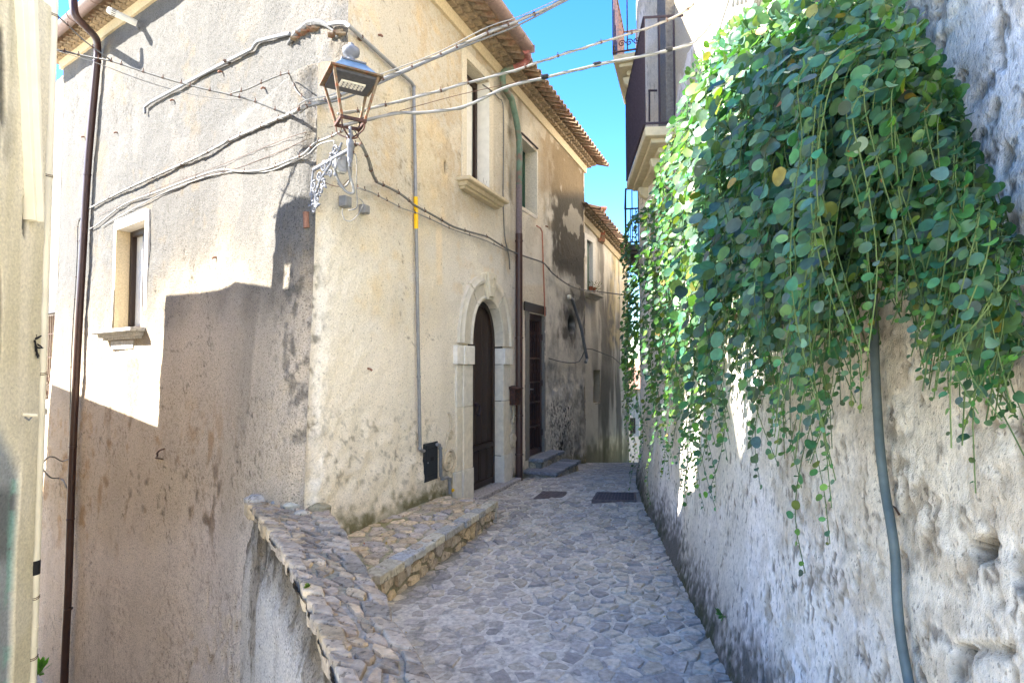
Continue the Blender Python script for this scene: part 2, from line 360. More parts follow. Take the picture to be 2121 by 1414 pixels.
lowrough = sm(820, 900, v)*(1-sm(905, 935, u)); d += .05*lowrough*(fbm(P, 7, 4, 161)-.5)
d += .05*inb(u, v, 1130, 1215, 780, 970, 15)*(fbm(P, 9, 4, 163)-.5)
oval = 1-sm(.7, 1.1, ((u-1183)/7.0)**2+((v-672)/19.0)**2); d -= .12*oval
slot = 1-sm(.6, 1.1, ((u-924)/3.0)**2+((v-349)/14.0)**2); d -= .08*slot
P = P + n*d[..., None]
cr = lin(220, 214, 200); grn = lin(188, 180, 160); lowc = lin(238, 228, 208)
Cc = np.broadcast_to(np.array(cr), P.shape).copy()
Cc = mixc(Cc, grn, (1-sm(360, 620, v+(n3-.5)*220))*.85)
Cc = mixc(Cc, lin(212, 196, 160), inb(u, v, 740, 910, 180, 700, 60)*sm(.42, .62, n3)*.7)
Cc = mixc(Cc, lin(182, 162, 130), sm(.48, .66, nst*.6+n9*.4)*(1-sm(330, 560, v))*.7)
Cc = mixc(Cc, lin(214, 190, 146), sm(.56, .7, n4*.6+n3*.4)*.4)
Cc = mixc(Cc, lowc, sm(620, 760, v+(n3-.5)*160)*sm(600, 700, u)*.85)
# the repair smear, white drips
Cc = mixc(Cc, lin(222, 206, 176), (inb(u, v, 904, 916, 470, 590, 3) + inb(u, v, 893, 903, 104, 140, 3)*.6)*.9)
# corner lichen
Cc = mixc(Cc, lin(84, 84, 74), sm(.49, .60, n4*.3+n9*.45+n8*.25)*inb(u, v, 560, 668, 520, 900, 32)*.9)
Cc = mixc(Cc, lin(150, 130, 104), inb(u, v, 560, 640, 600, 1010, 35)*sm(.35, .6, nst)*.6)
Cc = mixc(Cc, lin(146, 140, 124), sm(.56, .64, n8*.5+n9*.5)*inb(u, v, 670, 900, 850, 1010, 25)*.7)
# soot and damp at the right
g = inb(u, v, 1132, 1230, 300, 570, 18); Cc = mixc(Cc, lin(58, 54, 46), g*sm(.30, .50, nst*.6+n4*.4+(u-1150)/170)*.93)
g = inb(u, v, 1124, 1230, 540, 730, 26); Cc = mixc(Cc, lin(72, 70, 66), g*sm(.34, .56, n3*.4+n4*.3+nst*.3+(u-1180)/400)*.88)
g = inb(u, v, 1128, 1230, 700, 990, 20); Cc = mixc(Cc, lin(92, 90, 88), g*sm(.36, .62, n3*.4+n4*.3+nst*.3)*.75)
g = inb(u, v, 1134, 1190, 830, 970, 14); Cc = mixc(Cc, lin(44, 42, 40), g*sm(.50, .57, n8*.5+n9*.5)*.95)
g = inb(u, v, 1045, 1062, 140, 620, 7); Cc = mixc(Cc, lin(80, 74, 62), g*sm(.4, .6, nst)*.8)
g = inb(u, v, 1072, 1082, 150, 440, 5); Cc = mixc(Cc, lin(88, 82, 66), g*sm(.35, .6, nst)*.7)
g = inb(u, v, 1114, 1214, 190, 400, 16); Cc = mixc(Cc, lin(140, 122, 94), g*.75)
g = inb(u, v, 1072, 1130, 590, 640, 6); Cc = mixc(Cc, lin(216, 202, 176), g*.8)
# moss at the foot
foot = Zg - np.where(Rr < 2.4, .14, street_z(P[..., 0], P[..., 1]))
Cc = mixc(Cc, lin(96, 94, 58), (1-sm(.02, .26, foot+(n9-.5)*.35))*.9)
ck = np.exp(-((fbm(P, 1.3, 5, 181, gain=.55)-.5)/.0035)**2)*sm(.48, .6, fbm(P, .9, 2, 182)); Cc = mixc(Cc, lin(84, 74, 58), ck*.6)
pt = sm(.58, .60, fbm(P, 1.6, 5, 183, gain=.5)); Cc = mixc(Cc, lin(232, 224, 204), pt*.28)
Cc = mixc(Cc, lin(40, 36, 32), (oval+slot)*.95)  # vent hole and slot: their inner shade is painted into the colour
Cc = Cc*(.90+.2*nst[..., None])
rc = (rr[1:]+rr[:-1])/2
RC, ZC = np.meshgrid(rc, zc, indexing='ij')
mk = ZC < 5.72
for (a, b), z0, z1 in ((RW1, Z1b, Z1t), (RW2, Z2b, Z2t), (RG, ZGb, ZGt)): mk &= ~((RC > a) & (RC < b) & (ZC > z0) & (ZC < z1))
mk &= ~((abs(RC-RM) < RHW+.06) & (ZC < ZSP) & (ZC > -.05)) & ~((abs((RC-RM)/(RHW+.06))**2.38+(np.clip(ZC-ZSP, 0, 9)/(ZAP-ZSP+.07))**2.2 < 1) & (ZC >= ZSP))
mk &= ZC > -1.2
wallR = grid('street_wall', rr, ZL, P, Cc, M['plaster_street'], house, mk, flip=True); tag(wallR, 'shaded street wall with the arched door')
BL, BR = bvh(wallL), bvh(wallR)
def hit(u_, v_, off=0.0, which=None):
    o = Vector((0, 0, CAMZ)); dd = ray(u_, v_).normalized(); best = None
    for b, nn in ((BL, nL), (BR, nR)):
        if which is not None and nn is not which: continue
        h = b.ray_cast(o, dd)
        if h[0] is not None and (best is None or h[3] < best[1]): best = (h[0]+nn*off, h[3], nn)
    if best is None:
        nn = which or nR; return on_plane(u_, v_, C0, nn) + nn*off
    # put the lifted point back on the same sight line
    q = best[0]; dist = best[1]
    return o + dd*(dist + off/dd.dot(best[2])) if abs(dd.dot(best[2])) > .2 else q
# end wall, back and roof so the house is a solid block
mb = MB(); mb.cur = lin(190, 176, 150)
rend = REND; c_end = fR(rend, 0); back = c_end - nR*6.5
mb.prism([fR(rend, -1.5), fR(rend, 5.7), fR(rend, 5.7)-nR*6.5, fR(rend, -1.5)-nR*6.5], -dR*.05)
e = C0 + dL*7.92
mb.prism([Vector((e.x, e.y, -3.5)), Vector((e.x, e.y, 6.5)), Vector((e.x, e.y, 6.5))-nL*5, Vector((e.x, e.y, -3.5))-nL*5], -dL*.04)
mb.build('end_wall', M['plaster_fine'], house)
mb = MB(); mb.cur = lin(60, 54, 48)          # solid dark core added inside the wall shell to block the sun
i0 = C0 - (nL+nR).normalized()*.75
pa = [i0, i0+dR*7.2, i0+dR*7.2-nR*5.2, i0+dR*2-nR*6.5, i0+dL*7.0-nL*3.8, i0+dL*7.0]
mb.prism([Vector((q.x, q.y, -3.4)) for q in pa], (0, 0, 9.0)); mb.build('sun_block_core', M['darkin'], house)

# ---------------------------------------------------------------- windows of the main house
def boxes(mat_, name, parent, items, fr, **k):
    mb = MB()
    for it in items: mb.fbox(fr, *it)
    return mb.build(name, mat_, parent, **k)
# left window (frame L)
def fLw(t, z, o=0): return fL(t, 2.7, o) + Vector((0, 0, z-2.7))
rev = MB(); rev.cur = lin(214, 196, 160)
rev.fbox(fLw, T1-.002, T1+.05, WZ0-.04, WZ1+.02, -.26, .004); rev.cur = lin(206, 198, 184); rev.fbox(fLw, T0-.05, T0+.002, WZ0-.04, WZ1+.02, -.26, .004)
rev.fbox(fLw, T0-.05, T1+.05, WZ1-.004, WZ1+.07, -.26, .006); rev.fbox(fLw, T0, T1, WZ0-.06, WZ0+.004, -.26, .002)
win = rev.build('window', M['cream'], house, bevel=.006)
tag(win, 'side window with brown frame, white curtain and moulded sill')
boxes(M['wood'], 'window_frame', win, [(T0, T0+.07, WZ0, WZ1, -.24, -.17), (T1-.07, T1, WZ0, WZ1, -.24, -.17), (T0+.07, T1-.07, WZ1-.08, WZ1, -.24, -.172), (T0+.07, T1-.07, WZ0, WZ0+.09, -.24, -.172), (T0+.44, T0+.53, WZ0+.09, WZ1-.08, -.238, -.168)], fLw, bevel=.006)
boxes(M['curtain'], 'curtain', win, [(T0+.04, T1-.04, WZ0+.03, WZ1-.03, -.245, -.235)], fLw)
mb = MB(); prof = [(.02, -.015), (.055, -.012), (.06, .015), (.10, .03), (.105, .06), (.155, .068), (.165, .10)]
def sillmesh(fr, a0, a1, ztop, sc=1.0):
    mb = MB()
    for i in range(len(prof)-1):
        (o0, z0), (o1, z1) = prof[i], prof[i+1]
        mb.fbox(fr, a0+.10*sc-o1*.8*sc, a1-.10*sc+o1*.8*sc, ztop-.1*sc+z0*sc, ztop-.1*sc+z1*sc+.001*i, -.1, o1*sc+.01)
    return mb
sillL = sillmesh(fLw, 4.12, 5.46, WZ0+.02, 1.15)
sillL.fbox(fLw, 4.42, 5.2, WZ0-.24, WZ0-.125, -.05, .045)
sillL.cur = lin(170, 170, 166); s_ = sillL.build('sill', M['rock'], win, bevel=.006); s_.data.color_attributes['Col'].data.foreach_set('color', np.tile([*lin(190, 188, 182), 1.], len(s_.data.vertices)))
# plaster band round it
boxes(M['white'], 'window_surround', win, [(T0-.13, T0-.045, WZ0-.02, WZ1+.12, -.02, .012), (T1+.045, T1+.075, WZ0-.02, WZ1+.12, -.02, .010), (T0-.045, T1+.045, WZ1+.06, WZ1+.14, -.02, .013)], fLw, bevel=.004)
# upper street window
a, b = RW1; cW = lin(214, 204, 180)
rev = MB(); rev.cur = lin(205, 196, 174)
band = .115
rev.fbox(fR, a-band, a-.001, Z1b-.02, Z1t+band, -.3, .018); rev.fbox(fR, b+.001, b+band*1.1, Z1b-.02, Z1t+band, -.3, .018); rev.fbox(fR, a-.001, b+.001, Z1t+.001, Z1t+band, -.3, .0185); rev.fbox(fR, a-.02, b+.02, Z1b-.08, Z1b-.001, -.3, .01)
win = rev.build('window', M['cream'], house, bevel=.006); tag(win, 'upper street window with one white leaf half open')
boxes(M['curtain'], 'reveal_lining', win, [(b-.006, b-.001, Z1b, Z1t-.001, -.28, .012)], fR)
boxes(M['wood'], 'window_frame', win, [(a+.003, a+.06, Z1b, Z1t, -.26, -.16), (b-.07, b-.007, Z1b, Z1t, -.26, -.16), (a+.06, b-.07, Z1t-.09, Z1t, -.26, -.162), (a+.06, b-.07, Z1b, Z1b+.08, -.26, -.162)], fR, bevel=.005)
boxes(M['white'], 'casement', win, [(a+.06, b-.12, Z1b+.08, Z1t-.09, -.225, -.185)], fR, bevel=.005)
boxes(M['glass'], 'pane', win, [(b-.12, b-.07, Z1b+.08, Z1t-.09, -.22, -.2)], fR)
sl = sillmesh(fR, a-.2, b+.26, Z1b, 1.0); sl.c = [lin(196, 182, 152)]*len(sl.v); sl.build('sill', M['carved'], win, bevel=.006)
mb = MB()
for i in range(12):
    r0 = a+.05+i*(b-a)/11.5; mb.tube([fR(r0, Z1b, .06), fR(r0+random.uniform(-.04, .04), Z1b+random.uniform(.10, .17), .05+random.uniform(-.03, .05))], .0016, 4)
mb.build('bird_spike', M['wire'], win)['kind'] = 'stuff'
# second street window
a, b = RW2
rev = MB(); rev.cur = lin(214, 206, 188)
rev.fbox(fR, b-.004, b+.04, Z2b-.03, Z2t+.02, -.3, .012); rev.fbox(fR, a-.03, a, Z2b-.03, Z2t+.02, -.3, .004); rev.fbox(fR, a, b-.004, Z2t-.002, Z2t+.05, -.3, .003); rev.fbox(fR, a, b-.004, Z2b-.06, Z2b, -.3, .004)
win = rev.build('window', M['cream'], house, bevel=.006); tag(win, 'small street window with a dark green shutter')
boxes(M['green'], 'shutter', win, [(a+.005, b-.02, Z2b, Z2t-.003, -.24, -.19)], fR, bevel=.004)
mb = MB()
for i in range(26):
    z_ = Z2b+.05+i*(Z2t-Z2b-.1)/26; mb.fbox(fR, a+.05, b-.07, z_, z_+.018, -.19, -.18)
q = mb.build('shutter_slats', M['green'], win); q['kind'] = 'stuff'
mb = MB(); mb.fbox(fR, a-.06, b+.02, Z2t+.045, Z2t+.058, 0, .03); mb.build('lintel_strip', M['darkiron'], win)

# ---------------------------------------------------------------- arched doorway
def ell(hw, rise, th, z0=ZSP):
    c_, s_ = math.cos(th), math.sin(th); return RM + hw*math.copysign(abs(c_)**.84, c_), z0 + rise*max(0, s_)**.90
HWI, HWO, RI, RO = RHW, RHW+.34, ZAP-ZSP, ZAP-ZSP+.31
arch = thing('stone_arch', None, None); COL.objects.unlink(arch); bpy.data.objects.remove(arch)
arch = MB(); arch.cur = lin(60, 52, 44)
# root part of the doorway: dark lining behind the stones
arch.fbox(fR, RA[0]-.04, RA[0]-.002, -.1, ZSP, -.42, .0); arch.fbox(fR, RA[1]+.002, RA[1]+.04, -.1, ZSP, -.42, .0)
N_ = 20
for i in range(N_):
    t0, t1 = math.pi*i/N_, math.pi*(i+1)/N_
    p = [ell(HWI+.01, RI+.01, t0), ell(HWI+.06, RI+.06, t0), ell(HWI+.06, RI+.06, t1), ell(HWI+.01, RI+.01, t1)]
    arch.box8([fR(*q, -.42) for q in p] + [fR(*q, 0) for q in p])
doorway = arch.build('doorway', M['carved'], house); tag(doorway, 'arched stone doorway with carved keystone and dark wooden door')
def voussoir(t0, t1, mb, n=5):
    # moulded section: out / inner fraction steps
    sec = [(0, -.125), (0, .040), (.10, .052), (.16, .030), (.62, .036), (.68, .060), (.80, .064), (.86, .045), (1, .040), (1, -.05)]
    rows = []
    for i in range(n+1):
        th = t0 + (t1-t0)*i/n; row = []
        for fr_, o in sec:
            hw = HWI + (HWO-HWI)*fr_; rs = RI + (RO-RI)*fr_; a_, z_ = ell(hw, rs, th); row.append(fR(a_, z_, o))
        rows.append(row)
    m = len(sec); vs = [q for r_ in rows for q in r_]; fs = []
    for i in range(n):
        for j in range(m-1): fs.append((i*m+j, i*m+j+1, (i+1)*m+j+1, (i+1)*m+j))
    fs += [tuple(range(m-1, -1, -1)), tuple(range(n*m, (n+1)*m))]
    mb.add(vs, fs)
cs = [lin(214, 206, 186), lin(206, 200, 182), lin(218, 210, 192), lin(200, 194, 178)]
for (t0, t1, n_) in ((0.02, .96, 9), (.99, 1.45, 5), (1.72, 2.2, 5), (2.23, 3.12, 9)):
    mb = MB(); mb.cur = random.choice(cs); voussoir(t0, t1, mb, n_); mb.build('arch_stone', M['carved'], doorway, smooth=True)
mb = MB(); mb.cur = lin(206, 198, 176)
for (f0, f1, o, dth) in ((0, 1.08, .075, .14), (.12, 1.12, .10, .105)):
    pts = [ell(HWI+(HWO-HWI)*f0, RI+(RO-RI)*f0, 1.585-dth*.8), ell(HWI+(HWO-HWI)*f0, RI+(RO-RI)*f0, 1.585+dth*.8), ell(HWI+(HWO-HWI)*f1, RI+(RO-RI)*f1, 1.585+dth*1.15), ell(HWI+(HWO-HWI)*f1, RI+(RO-RI)*f1, 1.585-dth*1.15)]
    mb.box8([fR(*q, -.2) for q in pts] + [fR(*q, o) for q in pts])
ks = mb.build('keystone', M['carved'], doorway, bevel=.01)
def spiral(fr, a0, z0, o, r0, turns, mb, rt=.013, sgn=1, ph=0.0):
    pts = []
    for i in range(int(turns*14)+1):
        th = i/14*2*math.pi; rad = r0*(1-i/(turns*14+1))**.9; pts.append(fr(a0+sgn*rad*math.cos(th+ph), z0+rad*math.sin(th+ph), o))
    mb.tube(pts, rt, 6)
mb = MB(); mb.cur = lin(206, 198, 176); kz = ZAP+.17
spiral(fR, RM-.0, kz, .10, .035, 1.2, mb, .006); mb.tube([fR(RM-.05, kz+.09, .1), fR(RM, kz+.12, .11), fR(RM+.06, kz+.09, .1)], .008, 6, 3); mb.build('carved_letter', M['carved'], ks, smooth=True)
# jamb stones
def jamb(a0, a1, z0, z1, o, c):
    mb = MB(); mb.cur = c; s_ = 1 if a1 > RM else -1
    ain, aout = (a0, a1) if s_ > 0 else (a1, a0)
    w_ = abs(a1-a0)
    lo, hi = min(ain, ain+s_*.62*w_), max(ain, ain+s_*.62*w_)
    mb.fbox(fR, lo, hi, z0, z1, -.125, o); lo, hi = min(ain+s_*.62*w_, aout), max(ain+s_*.62*w_, aout)
    mb.fbox(fR, lo+.0005, hi-.0005, z0, z1, -.1, o-.014)
    return mb.build('jamb_stone', M['carved'], doorway, bevel=.007)
for sgn in (-1, 1):
    e_ = RA[0] if sgn < 0 else RA[1]
    def J(wid, z0, z1, o, c):
        wid *= 1 if sgn < 0 else .74
        jamb(*( (e_-wid, e_) if sgn < 0 else (e_, e_+wid)), z0, z1, o, c)
    zb = -.03 if sgn < 0 else -.02
    J(.43, zb, .36, .055, lin(210, 204, 188)); J(.385, .364, 1.10, .042, lin(216, 206, 184)); J(.385, 1.104, 1.60, .040, lin(212, 206, 190)); J(.425, 1.604, ZSP-.004, .066, lin(222, 218, 206))
# carved scrolls beside the jambs
for (rc_, sg) in ((rOf(926)[0], 1), (rOf(1058)[0], 1)):
    mb = MB(); mb.cur = lin(196, 184, 160); kk = 1 if rc_ < RM else .8
    spiral(fR, rc_, .52, .026, .13*kk, 2.6, mb, .022); spiral(fR, rc_+.03, .80, .022, .06*kk, 1.6, mb, .017)
    mb.tube([fR(rc_-.08, .60, .01), fR(rc_-.03, .75, .015), fR(rc_+.05, .84, .015), fR(rc_+.07, .98, .012), fR(rc_+.02, 1.06, .01)], .016, 6, 4); mb.build('scroll', M['plaster_fine'], doorway, smooth=True)
# threshold slab
mb = MB(); mb.cur = lin(170, 164, 158)
mb.fbox(fR, RA[0]-.02, RA[1]+.44, -.06, .0, -.44, .13); mb.cur = lin(128, 124, 104); mb.fbox(fR, RA[0]+.0, RA[1]+.46, -.45, -.06, -.3, .10)
mb.build('threshold', M['rock'], doorway, bevel=.012)
# the leaf: arched board door in two parts
DO = -.13
def arched(z0, z1, a0, a1, o0, o1, mb, inset=0, step=10):
    xs = [a0+(a1-a0)*i/step for i in range(step+1)]; top = [min(z1, ZSP+(RI-inset)*max(0, 1-abs((x-RM)/(HWI-inset+1e-4))**2.38)**.45 if abs(x-RM) < HWI-inset else z0) for x in xs]
    poly = [(a0, z0), (a1, z0)] + [(x, max(z0, t_)) for x, t_ in zip(xs[::-1], top[::-1])]
    mb.prism([fR(x, z, o0) for x, z in poly], nR*(o1-o0))
mb = MB(); arched(0, 9, RA[0]+.002, RA[1]-.002, DO-.05, DO, mb); door = mb.build('door', M['wood'], doorway); tag(door, 'dark brown panelled wooden door with an iron ring knocker')
bw = (RA[1]-RA[0])/5
for i in range(5):
    mb = MB(); arched(.58, 9, RA[0]+i*bw+.006, RA[0]+(i+1)*bw-.004, DO, DO+.022, mb, inset=.03, step=5); mb.build('door_board', M['wood'], doorway, bevel=.004)
mb = MB(); mb.fbox(fR, RA[0]+.01, RA[1]-.01, .50, .56, DO, DO+.05); mb.fbox(fR, RA[0]+.01, RA[1]-.01, .01, .09, DO, DO+.04)
mb.build('door_rail', M['wood'], doorway, bevel=.006)
for i in range(4):
    x0 = RA[0]+.02+i*(RA[1]-RA[0]-.04)/4; x1 = x0+(RA[1]-RA[0]-.04)/4-.02
    mb = MB(); mb.fbox(fR, x0, x1, .10, .49, DO, DO+.03); mb.fbox(fR, x0+.03, x1-.03, .13, .46, DO+.03, DO+.036); mb.build('door_panel', M['wood'], doorway, bevel=.004)
mb = MB(); kc = fR(RA[0]+.36, 1.02, DO+.05)
ring = [kc + dR*.055*math.cos(t_)+Vector((0, 0, .07*math.sin(t_)))+nR*.012 for t_ in np.linspace(0, 2*math.pi, 21)]
mb.tube(ring, .010, 7); mb.lathe(kc+Vector((0, 0, .07))-nR*.03, [(.03, 0), (.03, .02), (.012, .045)], 12, nR); mb.build('knocker', M['darkiron'], doorway, smooth=True)
mb = MB()
for i in range(N_):
    t0, t1 = math.pi*i/N_, math.pi*(i+1)/N_
    p = [ell(HWI-.07, RI-.07, t0), ell(HWI-.004, RI-.004, t0), ell(HWI-.004, RI-.004, t1), ell(HWI-.07, RI-.07, t1)]
    mb.box8([fR(*q, DO-.02) for q in p] + [fR(*q, DO+.045) for q in p])
mb.fbox(fR, RA[1]-.07, RA[1]-.003, 0.001, ZSP-.002, DO-.02, DO+.045); mb.build('door_frame', M['wood'], doorway)

# ---------------------------------------------------------------- iron gate door
a, b = RG
mb = MB(); mb.cur = lin(128, 124, 116); mb.fbox(fR, a-.17, a-.002, ZGb-.02, ZGt+.02, -.16, .008); mb.fbox(fR, b+.002, b+.05, ZGb-.02, ZGt+.02, -.16, .006)
mb.fbox(fR, a-.02, b+.02, ZGb-.10, ZGb-.002, -.16, .0)
gate = mb.build('side_doorway', M['plaster_fine'], house); tag(gate, 'narrow doorway closed by a brown iron grille door')
mb = MB(); mb.fbox(fR, a-.22, b+.06, ZGt+.02, ZGt+.16, -.1, .02); mb.build('lintel', M['wood'], gate, bevel=.004)
boxes(M['brown'], 'grille_frame', gate, [(a, a+.07, ZGb, ZGt, -.12, -.04), (b-.07, b-.003, ZGb, ZGt, -.12, -.04), (a+.07, b-.07, ZGt-.09, ZGt-.001, -.12, -.042), (a+.07, b-.07, ZGb, ZGb+.09, -.12, -.042)], fR, bevel=.006)
mb = MB(); mb.fbox(fR, a+.06, b-.06, ZGb+.05, ZGt-.05, -.15, -.13); mb.build('backing_panel', M['darkiron'], gate)
for i in range(6):
    x = a+.12+i*(b-a-.24)/5; mb = MB(); mb.tube([fR(x, ZGb+.09, -.07), fR(x, ZGt-.09, -.07)], .007, 6)
    if i % 2:
        for z_ in (.55, .95, 1.45, 1.95): mb.lathe(fR(x, z_, -.07), [(.004, 0), (.022, .05), (.008, .10), (.022, .15), (.004, .2)], 8)
    mb.build('grille_bar', M['brown'], gate, smooth=True)
for z_ in (.62, 1.0, 1.32, 1.70):
    mb = MB(); mb.fbox(fR, a+.07, b-.07, z_-.012, z_+.012, -.075, -.055); mb.build('crossbar', M['brown'], gate)
mb = MB(); mb.tube([fR(a+.10, 1.22, -.03), fR(a+.22, 1.215, -.02)], .010, 8); mb.fbox(fR, a+.07, a+.11, 1.14, 1.30, -.05, -.03); mb.build('handle', M['grey'], gate)
for z_ in (.45, 1.25, 2.0):
    mb = MB(); mb.lathe(fR(b-.02, z_, -.03), [(.012, 0), (.012, .10)], 8); mb.build('hinge', M['brown'], gate)

# ---------------------------------------------------------------- eaves of the main house
def eaves(fr, a0, a1, zf, parent, outs, rowname='eaves_brick'):
    """plaster band, two courses of stepped bricks and a course of barrel tiles; zf(a) = height of the band's foot"""
    mb = MB(); mb.cur = lin(206, 190, 156); n = 24
    for i in range(n):
        x0, x1 = a0+(a1-a0)*i/n, a0+(a1-a0)*(i+1)/n
        mb.box8([fr(x0, zf(x0), -.2), fr(x1, zf(x1), -.2), fr(x1, zf(x1), .035), fr(x0, zf(x0), .035), fr(x0, zf(x0)+.13, -.2), fr(x1, zf(x1)+.13, -.2), fr(x1, zf(x1)+.13, .05), fr(x0, zf(x0)+.13, .05)])
    band_ = mb.build('cornice', M['cream'], parent)
    shared = {}
    def put(kind, x, z, o, tiltz=0, sc=1.0):
        key = kind
        if key not in shared:
            mb = MB(); mb.cur = (1, 1, 1)
            if kind == 0:
                mb.cur = lin(160, 142, 112); mb.box(-.055, .055, -.10, .10, 0, .045)
            else:
                mb.cur = lin(158, 124, 102); K = 6; L_ = .42
                vs = []; 
                for yy, rr_ in ((-L_/2, .085), (L_/2, .07)):
                    for t_ in (0, 1):
                        for k_ in range(K+1):
                            th = math.pi*k_/K; q = rr_-.016*t_; vs.append((q*math.cos(th), yy, q*math.sin(th)*.9))
                fs = []; n1 = K+1
                for k_ in range(K):
                    fs += [(k_, k_+1, 2*n1+k_+1, 2*n1+k_), (n1+k_+1, n1+k_, 3*n1+k_, 3*n1+k_+1), (k_+1, k_, n1+k_, n1+k_+1), (2*n1+k_, 2*n1+k_+1, 3*n1+k_+1, 3*n1+k_)]
                mb.add(vs, fs)
            o_ = mb.build('tmp', M['tile']); shared[key] = o_.data; bpy.data.objects.remove(o_)
        nm = rowname if kind == 0 else 'roof_tile'
        me = shared[key]; o_ = bpy.data.objects.new(nm, me); COL.objects.link(o_); o_.parent = parent
        p = fr(x, z, o); q = fr(x+.02, z, o); tx = (q-p).normalized(); ny = Vector((0, 0, 1)).cross(tx)
        out = fr(x, z, o+.1)-p; ny = out.normalized(); zz = tx.cross(ny)
        if zz.z < 0: tx = -tx; zz = tx.cross(ny)
        m_ = Matrix((tx, ny, zz)).transposed().to_4x4()
        m_ = Matrix.Translation(p-root_loc(parent)) @ m_ @ Matrix.Rotation(tiltz, 4, 'X') @ Matrix.Rotation(random.uniform(-.05, .05), 4, 'Z') @ Matrix.Rotation(random.uniform(-.06, .06), 4, 'Y')
        o_.matrix_local = m_
    return band_, put
zR = lambda r: 5.60-.006*r
band_, put = eaves(fR, 0, REND+.05, zR, house, None)
x = .8
while x < REND+.1:
    put(0, x, zR(x)+.13, .02); put(0, x+.07, zR(x)+.18, .10); x += .15
x = .9; 
while x < REND+.25:
    put(1, x, zR(x)+.22, .24, -.30); put(1, x+.01, zR(x)+.345, -.09, -.30); x += .17
mb = MB(); mb.cur = lin(120, 104, 84)
mb.prism([fR(-.3, zR(0)+.225, .26), fR(-.3, zR(0)+.20, -.3), fR(-.3, zR(0)+1.9, -4.5), fR(-.3, zR(0)+1.95, -4.5)], dR*(REND+.45)); 
zL = lambda t: 6.06+.078*t
mb.prism([fL(-.3, 6.08+.225, .20), fL(-.3, 6.08+.2, -.3), fL(-.3, 7.6, -3.2), fL(-.3, 7.65, -3.2)], dL*8.4+Vector((0, 0, .62)))
mb.build('roof', M['tile'], house)
band2, put2 = eaves(lambda a_, z_, o_: fL(a_, 6.0, o_)+Vector((0, 0, z_-6.0)), 0, 8.0, zL, house, None)
x = 3.0
while x < 8.2:
    put2(0, x, zL(x)+.13, .0); put2(0, x+.07, zL(x)+.18, .06); put2(1, x, zL(x)+.25, .12, -.28); x += .15
# mortar cap and broken bricks over the thickened corner
cap = MB(); cap.cur = lin(112, 112, 110)
capP = [hit(*q, .02) for q in ((597, 93), (612, 72), (628, 60), (640, 50), (655, 47), (668, 48), (680, 55), (694, 68), (699, 77))]
cap.tube(capP, .045, 8, 3, rf=lambda s_: .012+.022*math.sin(math.pi*min(1, s_*1.15+.05))); cap.build('corner_cap', M['rock'], house, smooth=True)
for q in ((612, 80), (622, 72), (634, 66), (645, 62), (656, 60), (700, 67), (706, 71), (690, 74)):
    p = hit(*q, .01); mb = MB(); mb.cur = lin(128, 84, 66); a_ = random.uniform(-.4, .4)
    ax = Vector((math.cos(a_), .2, math.sin(a_)))*.045; up_ = Vector((-math.sin(a_)*.3, 0, 1))*.009
    mb.box8([p-ax-up_-nb_ for nb_ in (Vector(nb)*.03,)]+[p+ax-up_-Vector(nb)*.03, p+ax-up_+Vector(nb)*.03, p-ax-up_+Vector(nb)*.03, p-ax+up_-Vector(nb)*.03, p+ax+up_-Vector(nb)*.03, p+ax+up_+Vector(nb)*.03, p-ax+up_+Vector(nb)*.03])
    mb.build('brick', M['tile'], house)
# terracotta shards and rusty pegs stuck in the plaster
for i, (uu, vv) in enumerate(((243, 274), (360, 207), (460, 148), (549, 182), (448, 532), (784, 72), (175, 283), (762, 762), (1130, 468))):
    p = hit(uu, vv, 0); nn = nL if uu < 640 else nR; tx = dL if uu < 640 else dR
    mb = MB(); mb.tube([p-nn*.02, p+nn*.03-Vector((0, 0, .01)), p+nn*.04-Vector((0, 0, .025))+tx*.008], .011, 6); mb.build('terracotta_peg', M['shard'], house)
# terracotta pipe stub in the corner
mb = MB(); p = hit(636, 452, .0); mb.tube([p+Vector((0, 0, .05))-nR*.01, p-Vector((0, 0, .08))+nR*.0], .028, 10); mb.build('pipe_stub', M['shard'], house, smooth=True)
